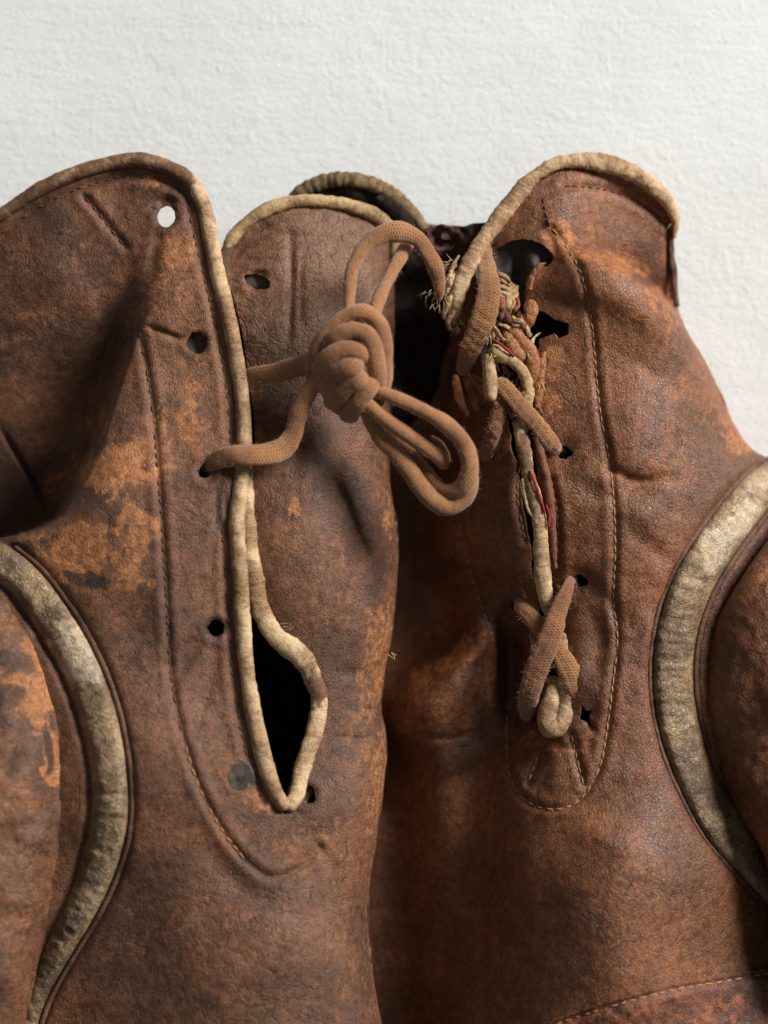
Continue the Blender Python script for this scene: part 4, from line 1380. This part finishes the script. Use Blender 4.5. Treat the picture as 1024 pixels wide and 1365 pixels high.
# torn curls of leather round the mouth
def curl(pts, w, seed, h=5, mat='leatherB', st=0.2):
    sweep('leather_curl', pts, w, h, MAT[mat], B, 16, 1.8, pipe_disp(seed, 1.3, 0.8), attrf=lambda x, y: {'wear': .75 + 0 * x, 'stain_shade': st + 0 * x, 'scuff_sheen': 0 * x})


curl([(704, 400, 186), (708, 412, 192), (704, 428, 190), (698, 444, 184)], [6, 10, 9, 4], 31, 4)
curl([(676, 430, 192), (690, 448, 202), (706, 468, 204), (712, 496, 200), (708, 520, 194)], [4, 8, 9, 8, 4], 32, 5)
curl([(672, 440, 196), (684, 462, 206), (698, 482, 206)], [5, 9, 6], 33, 6)
curl([(726, 468, 196), (722, 490, 200), (718, 520, 198), (716, 545, 194)], [4, 6, 6, 3], 34, 4)
curl([(618, 478, 140), (622, 500, 150), (632, 524, 160), (640, 548, 160)], [4, 7, 8, 4], 35, 3)
curl([(606, 500, 100), (612, 530, 118), (624, 556, 130)], [4, 7, 4], 36, 3)
curl([(628, 500, 160), (640, 512, 172), (650, 540, 172)], [3, 6, 4], 38, 3)
curl([(728, 350, 180), (718, 356, 182), (710, 368, 182), (706, 388, 182)], [3, 4, 4, 3], 37, 3)
_q = np.random.RandomState(77)
for k in range(60):
    cx, cy = 686 + _q.normal(0, 13), 470 + _q.uniform(-75, 80)
    cx += (cy - 470) * 0.12
    an = math.radians(_q.normal(66, 26))
    L = _q.uniform(16, 42)
    h0 = _q.uniform(186, 205)
    ww = _q.uniform(1.4, 5.0)
    dx, dy = math.cos(an) * L / 2, math.sin(an) * L / 2
    bx, by = _q.uniform(-6, 6), _q.uniform(-5, 5)
    mt = ['leatherB', 'leather_red', 'piping_tan', 'leatherB', 'leather_rough'][k % 5]
    sweep('leather_strip' if mt != 'piping_tan' else 'cord_strip', [(cx - dx, cy - dy, h0 - 12), (cx - dx * .4 + bx, cy - dy * .4 + by, h0 + 1), (cx + dx * .4 + bx * .6, cy + dy * .4 - by, h0 + 3), (cx + dx, cy + dy, h0 - 14)],
          [ww * .6, ww, ww * 1.1, ww * .4], [ww * .3, ww * .5, ww * .5, ww * .3], MAT[mt], B, 10, 2.0, pipe_disp(50 + k, 1.6, 1.6), twist=[_q.uniform(-1, 1), _q.uniform(-.6, .6), _q.uniform(-.6, .6), _q.uniform(-1.2, 1.2)],
          attrf=lambda x, y: {'wear': .5 + 0 * x, 'stain_shade': .25 + 0 * x, 'scuff_sheen': 0 * x})
for k in range(6):
    a = 0.5 * k
    sweep('frayed_cord_end', [(656 + k * 2, 368 + k * 7, 178), (664 + k * 1.5, 366 + k * 8, 188), (674 + k, 370 + k * 8, 190), (681 - k * .6, 378 + k * 7, 180)], [2.5, 3.6, 3.6, 2.2], 3.2, MAT['piping'], B, 10, 2, pipe_disp(90 + k, 1.2, 1.2), attrf=lambda x, y: {'stain_shade': .15 + 0 * x})
for k in range(7):
    x0, y0 = 600 + _q.uniform(-3, 8), 352 + k * 11
    sweep('frayed_cord_end', [(x0 + 8, y0 - 12, 176), (x0, y0, 184), (x0 - 5 + _q.uniform(-3, 3), y0 + 14, 180), (x0 + _q.uniform(-8, 8), y0 + 27, 168)], [2, 3.4, 3.0, 1.2], 2.6, MAT['piping'], B, 8, 2, pipe_disp(120 + k, 1.4, 1.2), attrf=lambda x, y: {'stain_shade': .2 + 0 * x})
fibres('frayed_thread', B, MAT['thread_cream'], [(664, 380, 182, .6, -.4), (676, 420, 182, .2, 1), (650, 446, 206, -.4, .6), (660, 470, 212, .4, .6), (700, 470, 208, .5, .6), (722, 512, 200, 0, 1)], 33, 0.7, 6, (7, 16), 5)

# =========================================================================
#                                LACES
# =========================================================================
FUZZ = []


def add_fuzz(pts, wid, hgt, seed):
    r = np.random.RandomState(seed + 500)
    n = len(pts)
    Q = catmull(np.column_stack([np.array(pts, float), np.broadcast_to(wid, (n,)), np.broadcast_to(hgt, (n,))]), 2.0)
    T = np.gradient(Q[:, :2], axis=0)
    T /= np.linalg.norm(T, axis=1)[:, None] + 1e-9
    for i in range(2, len(Q) - 2):
        for _ in range(2):
            a = r.uniform(-0.3, math.pi + 0.3)
            nx, ny = -T[i, 1], T[i, 0]
            FUZZ.append((Q[i, 0] + nx * Q[i, 3] * math.cos(a) * .96, Q[i, 1] + ny * Q[i, 3] * math.cos(a) * .96, Q[i, 2] + Q[i, 4] * math.sin(a) * .96,
                         nx * math.cos(a) + T[i, 0] * r.uniform(-1.5, 1.5), ny * math.cos(a) + T[i, 1] * r.uniform(-1.5, 1.5)))


def lace(name, parent, pts, wid, hgt, seed, mat='lace', nseg=20, **k):
    wid = np.asarray(wid, float) * 0.93
    add_fuzz(pts, wid, hgt, seed)
    if 'twist' not in k:
        k['twist'] = np.random.RandomState(seed + 40).uniform(-0.4, 0.4, len(pts))
    return sweep(name, pts, wid, hgt, MAT[mat], parent, nseg, 2.0, lace_disp(seed), **k)


L1 = thing('knotted_lace', 'light brown braided lace tied in a fat looped knot between the two gloves', 'lace', 467, 480, 250)
# strand through the left glove's eyelet, across the piping, up to the knot
lace('strand', L1, [(271, 627, 206), (282, 616, 252), (304, 609, 268), (330, 607, 272), (358, 605, 268), (378, 597, 262), (390, 580, 260), (397, 556, 262), (407, 530, 268), (422, 508, 280), (440, 495, 290)],
     [9, 13, 15.5, 16, 15.5, 16, 15, 13, 12.5, 12, 12], 6.5, 1)
lace('strand', L1, [(322, 508, 216), (340, 501, 226), (372, 496, 240), (400, 488, 258), (425, 480, 278), (450, 474, 288)], [11, 15, 15, 14, 13, 12], [5, 6, 6.5, 7, 8, 9], 2)
# upper bow: broad loop that ends frayed beside the right glove
lace('strand', L1, [(470, 440, 290), (466, 415, 288), (466, 385, 276), (471, 355, 262), (486, 328, 254), (508, 313, 250), (533, 309, 246), (556, 318, 240), (572, 338, 232), (582, 362, 224), (586, 385, 214), (584, 402, 204)],
     [9, 8, 8.5, 9, 11, 13, 14, 14, 13, 11, 8, 4], [9, 8, 8, 8, 8, 8, 8, 8, 7, 6, 4, 3], 3)
lace('strand', L1, [(494, 436, 288), (502, 408, 276), (514, 380, 258), (528, 354, 240), (540, 332, 222), (548, 316, 205)], [9, 9.5, 10, 10, 10, 9], 8, 4)
# lower bows
lace('strand', L1, [(484, 508, 280), (508, 522, 286), (536, 534, 290), (565, 548, 292), (592, 564, 292), (613, 584, 290), (625, 608, 286), (625, 634, 280), (612, 652, 272), (594, 654, 264), (578, 640, 256), (560, 618, 250), (540, 596, 248), (515, 572, 250)],
     [11, 11, 11, 11.5, 12, 13, 13.5, 13, 12, 11, 10, 9, 9, 9], [9, 9.5, 9.5, 10, 10, 10, 10, 10, 9, 9, 8, 8, 8, 8], 6)
lace('strand', L1, [(628, 620, 268), (630, 642, 266), (618, 666, 264), (598, 676, 264), (578, 668, 266), (560, 648, 266), (544, 624, 266), (526, 602, 266), (508, 584, 266), (494, 562, 268), (486, 540, 274)],
     [9, 11, 12, 12, 12, 12.5, 13, 13, 12, 11, 10], 10, 7)
lace('strand', L1, [(480, 528, 284), (500, 548, 284), (526, 568, 282), (552, 586, 280), (572, 600, 276), (588, 612, 268), (594, 622, 258)], [11, 11, 11.5, 11, 10.5, 10, 7], 9.5, 8)
lace('strand', L1, [(596, 618, 258), (594, 604, 266), (586, 590, 268), (574, 582, 264)], [5, 6, 5, 3], 5, 9)
# knot: core wraps first, then the crossing turns on top
K = [
    ([(424, 520, 256), (419, 492, 270), (425, 462, 282), (440, 438, 289), (461, 421, 293), (485, 416, 293), (503, 429, 290), (511, 456, 287), (512, 487, 282), (508, 518, 276), (500, 540, 262)], 12.5, 10, 0.2),
    ([(436, 470, 288), (450, 450, 300), (470, 440, 306), (489, 446, 305), (498, 466, 300), (502, 490, 293), (503, 516, 284), (498, 534, 272)], 12.5, 8, 0),
    ([(424, 500, 278), (434, 482, 296), (450, 469, 306), (468, 465, 309), (482, 472, 305), (488, 486, 290)], 13.5, 7.5, 0),
    ([(428, 524, 270), (440, 506, 292), (456, 494, 304), (471, 489, 307), (484, 492, 298)], 13.5, 7.5, 0),
    ([(440, 544, 258), (452, 526, 286), (466, 513, 299), (480, 507, 302), (490, 502, 290)], 13.5, 7.5, 0.2),
    ([(462, 560, 250), (470, 546, 278), (482, 532, 294), (493, 518, 298), (495, 502, 290)], 13.5, 7.5, 0.2),
]
for i, (p, w, g, t) in enumerate(K):
    lace('knot_turn', L1, p, w, g, 20 + i, 'lace', 22, twist=t)
lace('knot_turn', L1, [(454, 552, 250), (452, 500, 272), (462, 452, 280), (482, 430, 268)], [16, 30, 30, 16], 22, 40)
fibres('fuzz', L1, MAT['thread_cream'], [(590, 396, 196, 0, 1), (582, 402, 200, -.2, 1), (570, 392, 196, -.4, .6)], 41, 0.4, 7, (8, 18), 6)

FUZZ1 = FUZZ
FUZZ = []


def lace2(name, parent, pts, wid, hgt, seed, mat='lace'):
    add_fuzz(pts, wid, hgt, seed)
    base = lace_disp(seed, 0.5)
    def f(s_, th):
        return base(s_, th) + 0.9 * fbm(s_, th * 5, 24, 4, 0.6, seed + 20) - 0.9 * np.exp(-((np.mod(th + math.pi / 2, 2 * math.pi) - math.pi - 0.35) / 0.22) ** 2)
    return sweep(name, pts, wid, hgt, MAT[mat], parent, 30, 1.6, f, attrf=None)


L2 = thing('frayed_lace', 'reddish frayed lace crossing the split opening of the right glove', 'lace', 735, 780, 190)
lace2('strand', L2, [(644, 312, 140), (646, 336, 168), (650, 362, 192), (652, 392, 204), (645, 424, 204), (632, 452, 196), (622, 478, 180), (616, 500, 150)], [8, 12, 14, 16, 17, 15, 11, 7], [3, 4, 5, 5, 5, 5, 4, 3], 51, 'lace')
lace2('strand', L2, [(662, 505, 200), (676, 520, 208), (694, 542, 212), (712, 562, 210), (728, 582, 206), (740, 597, 200), (751, 604, 150)], [9, 13, 13, 12, 11.5, 9, 4], [5, 6, 6, 6, 5.5, 5, 4], 52)
lace2('strand', L2, [(672, 528, 196), (666, 552, 198), (658, 576, 194), (651, 594, 180), (646, 612, 135)], [9, 11, 11, 10, 7], [7, 8, 8, 7, 5], 53, 'lace_dark')
lace2('strand', L2, [(688, 804, 170), (698, 812, 184), (716, 832, 198), (736, 856, 206), (752, 880, 208), (764, 906, 206), (770, 930, 202), (776, 950, 150)], [5, 10, 12, 13.5, 15, 15, 11, 5], [5, 6, 6, 6, 6, 6, 5, 4], 54, 'lace')
lace2('strand', L2, [(768, 771, 160), (760, 777, 206), (748, 806, 218), (738, 836, 224), (726, 866, 224), (714, 896, 216), (706, 922, 206), (702, 946, 180), (704, 962, 130)], [4, 9, 12, 13.5, 15, 15.5, 14, 11, 5], [4, 6, 6, 6, 6, 6, 6, 5, 4], 55, 'lace_dark')
fibres('fuzz', L2, MAT['thread_red'], [(722, 880, 228, .1, .6), (640, 400, 212, .1, .8)], 43, 0.4, 3, (4, 9), 8)

fibres('fuzz', L1, MAT['lace'], FUZZ1, 61, 0.22, 1, (2.0, 5.5), 0.5)
fibres('fuzz', L2, MAT['lace'], FUZZ, 62, 0.25, 1, (2.5, 7), 0.5)

scene.render.resolution_x = 768
scene.render.resolution_y = 1024
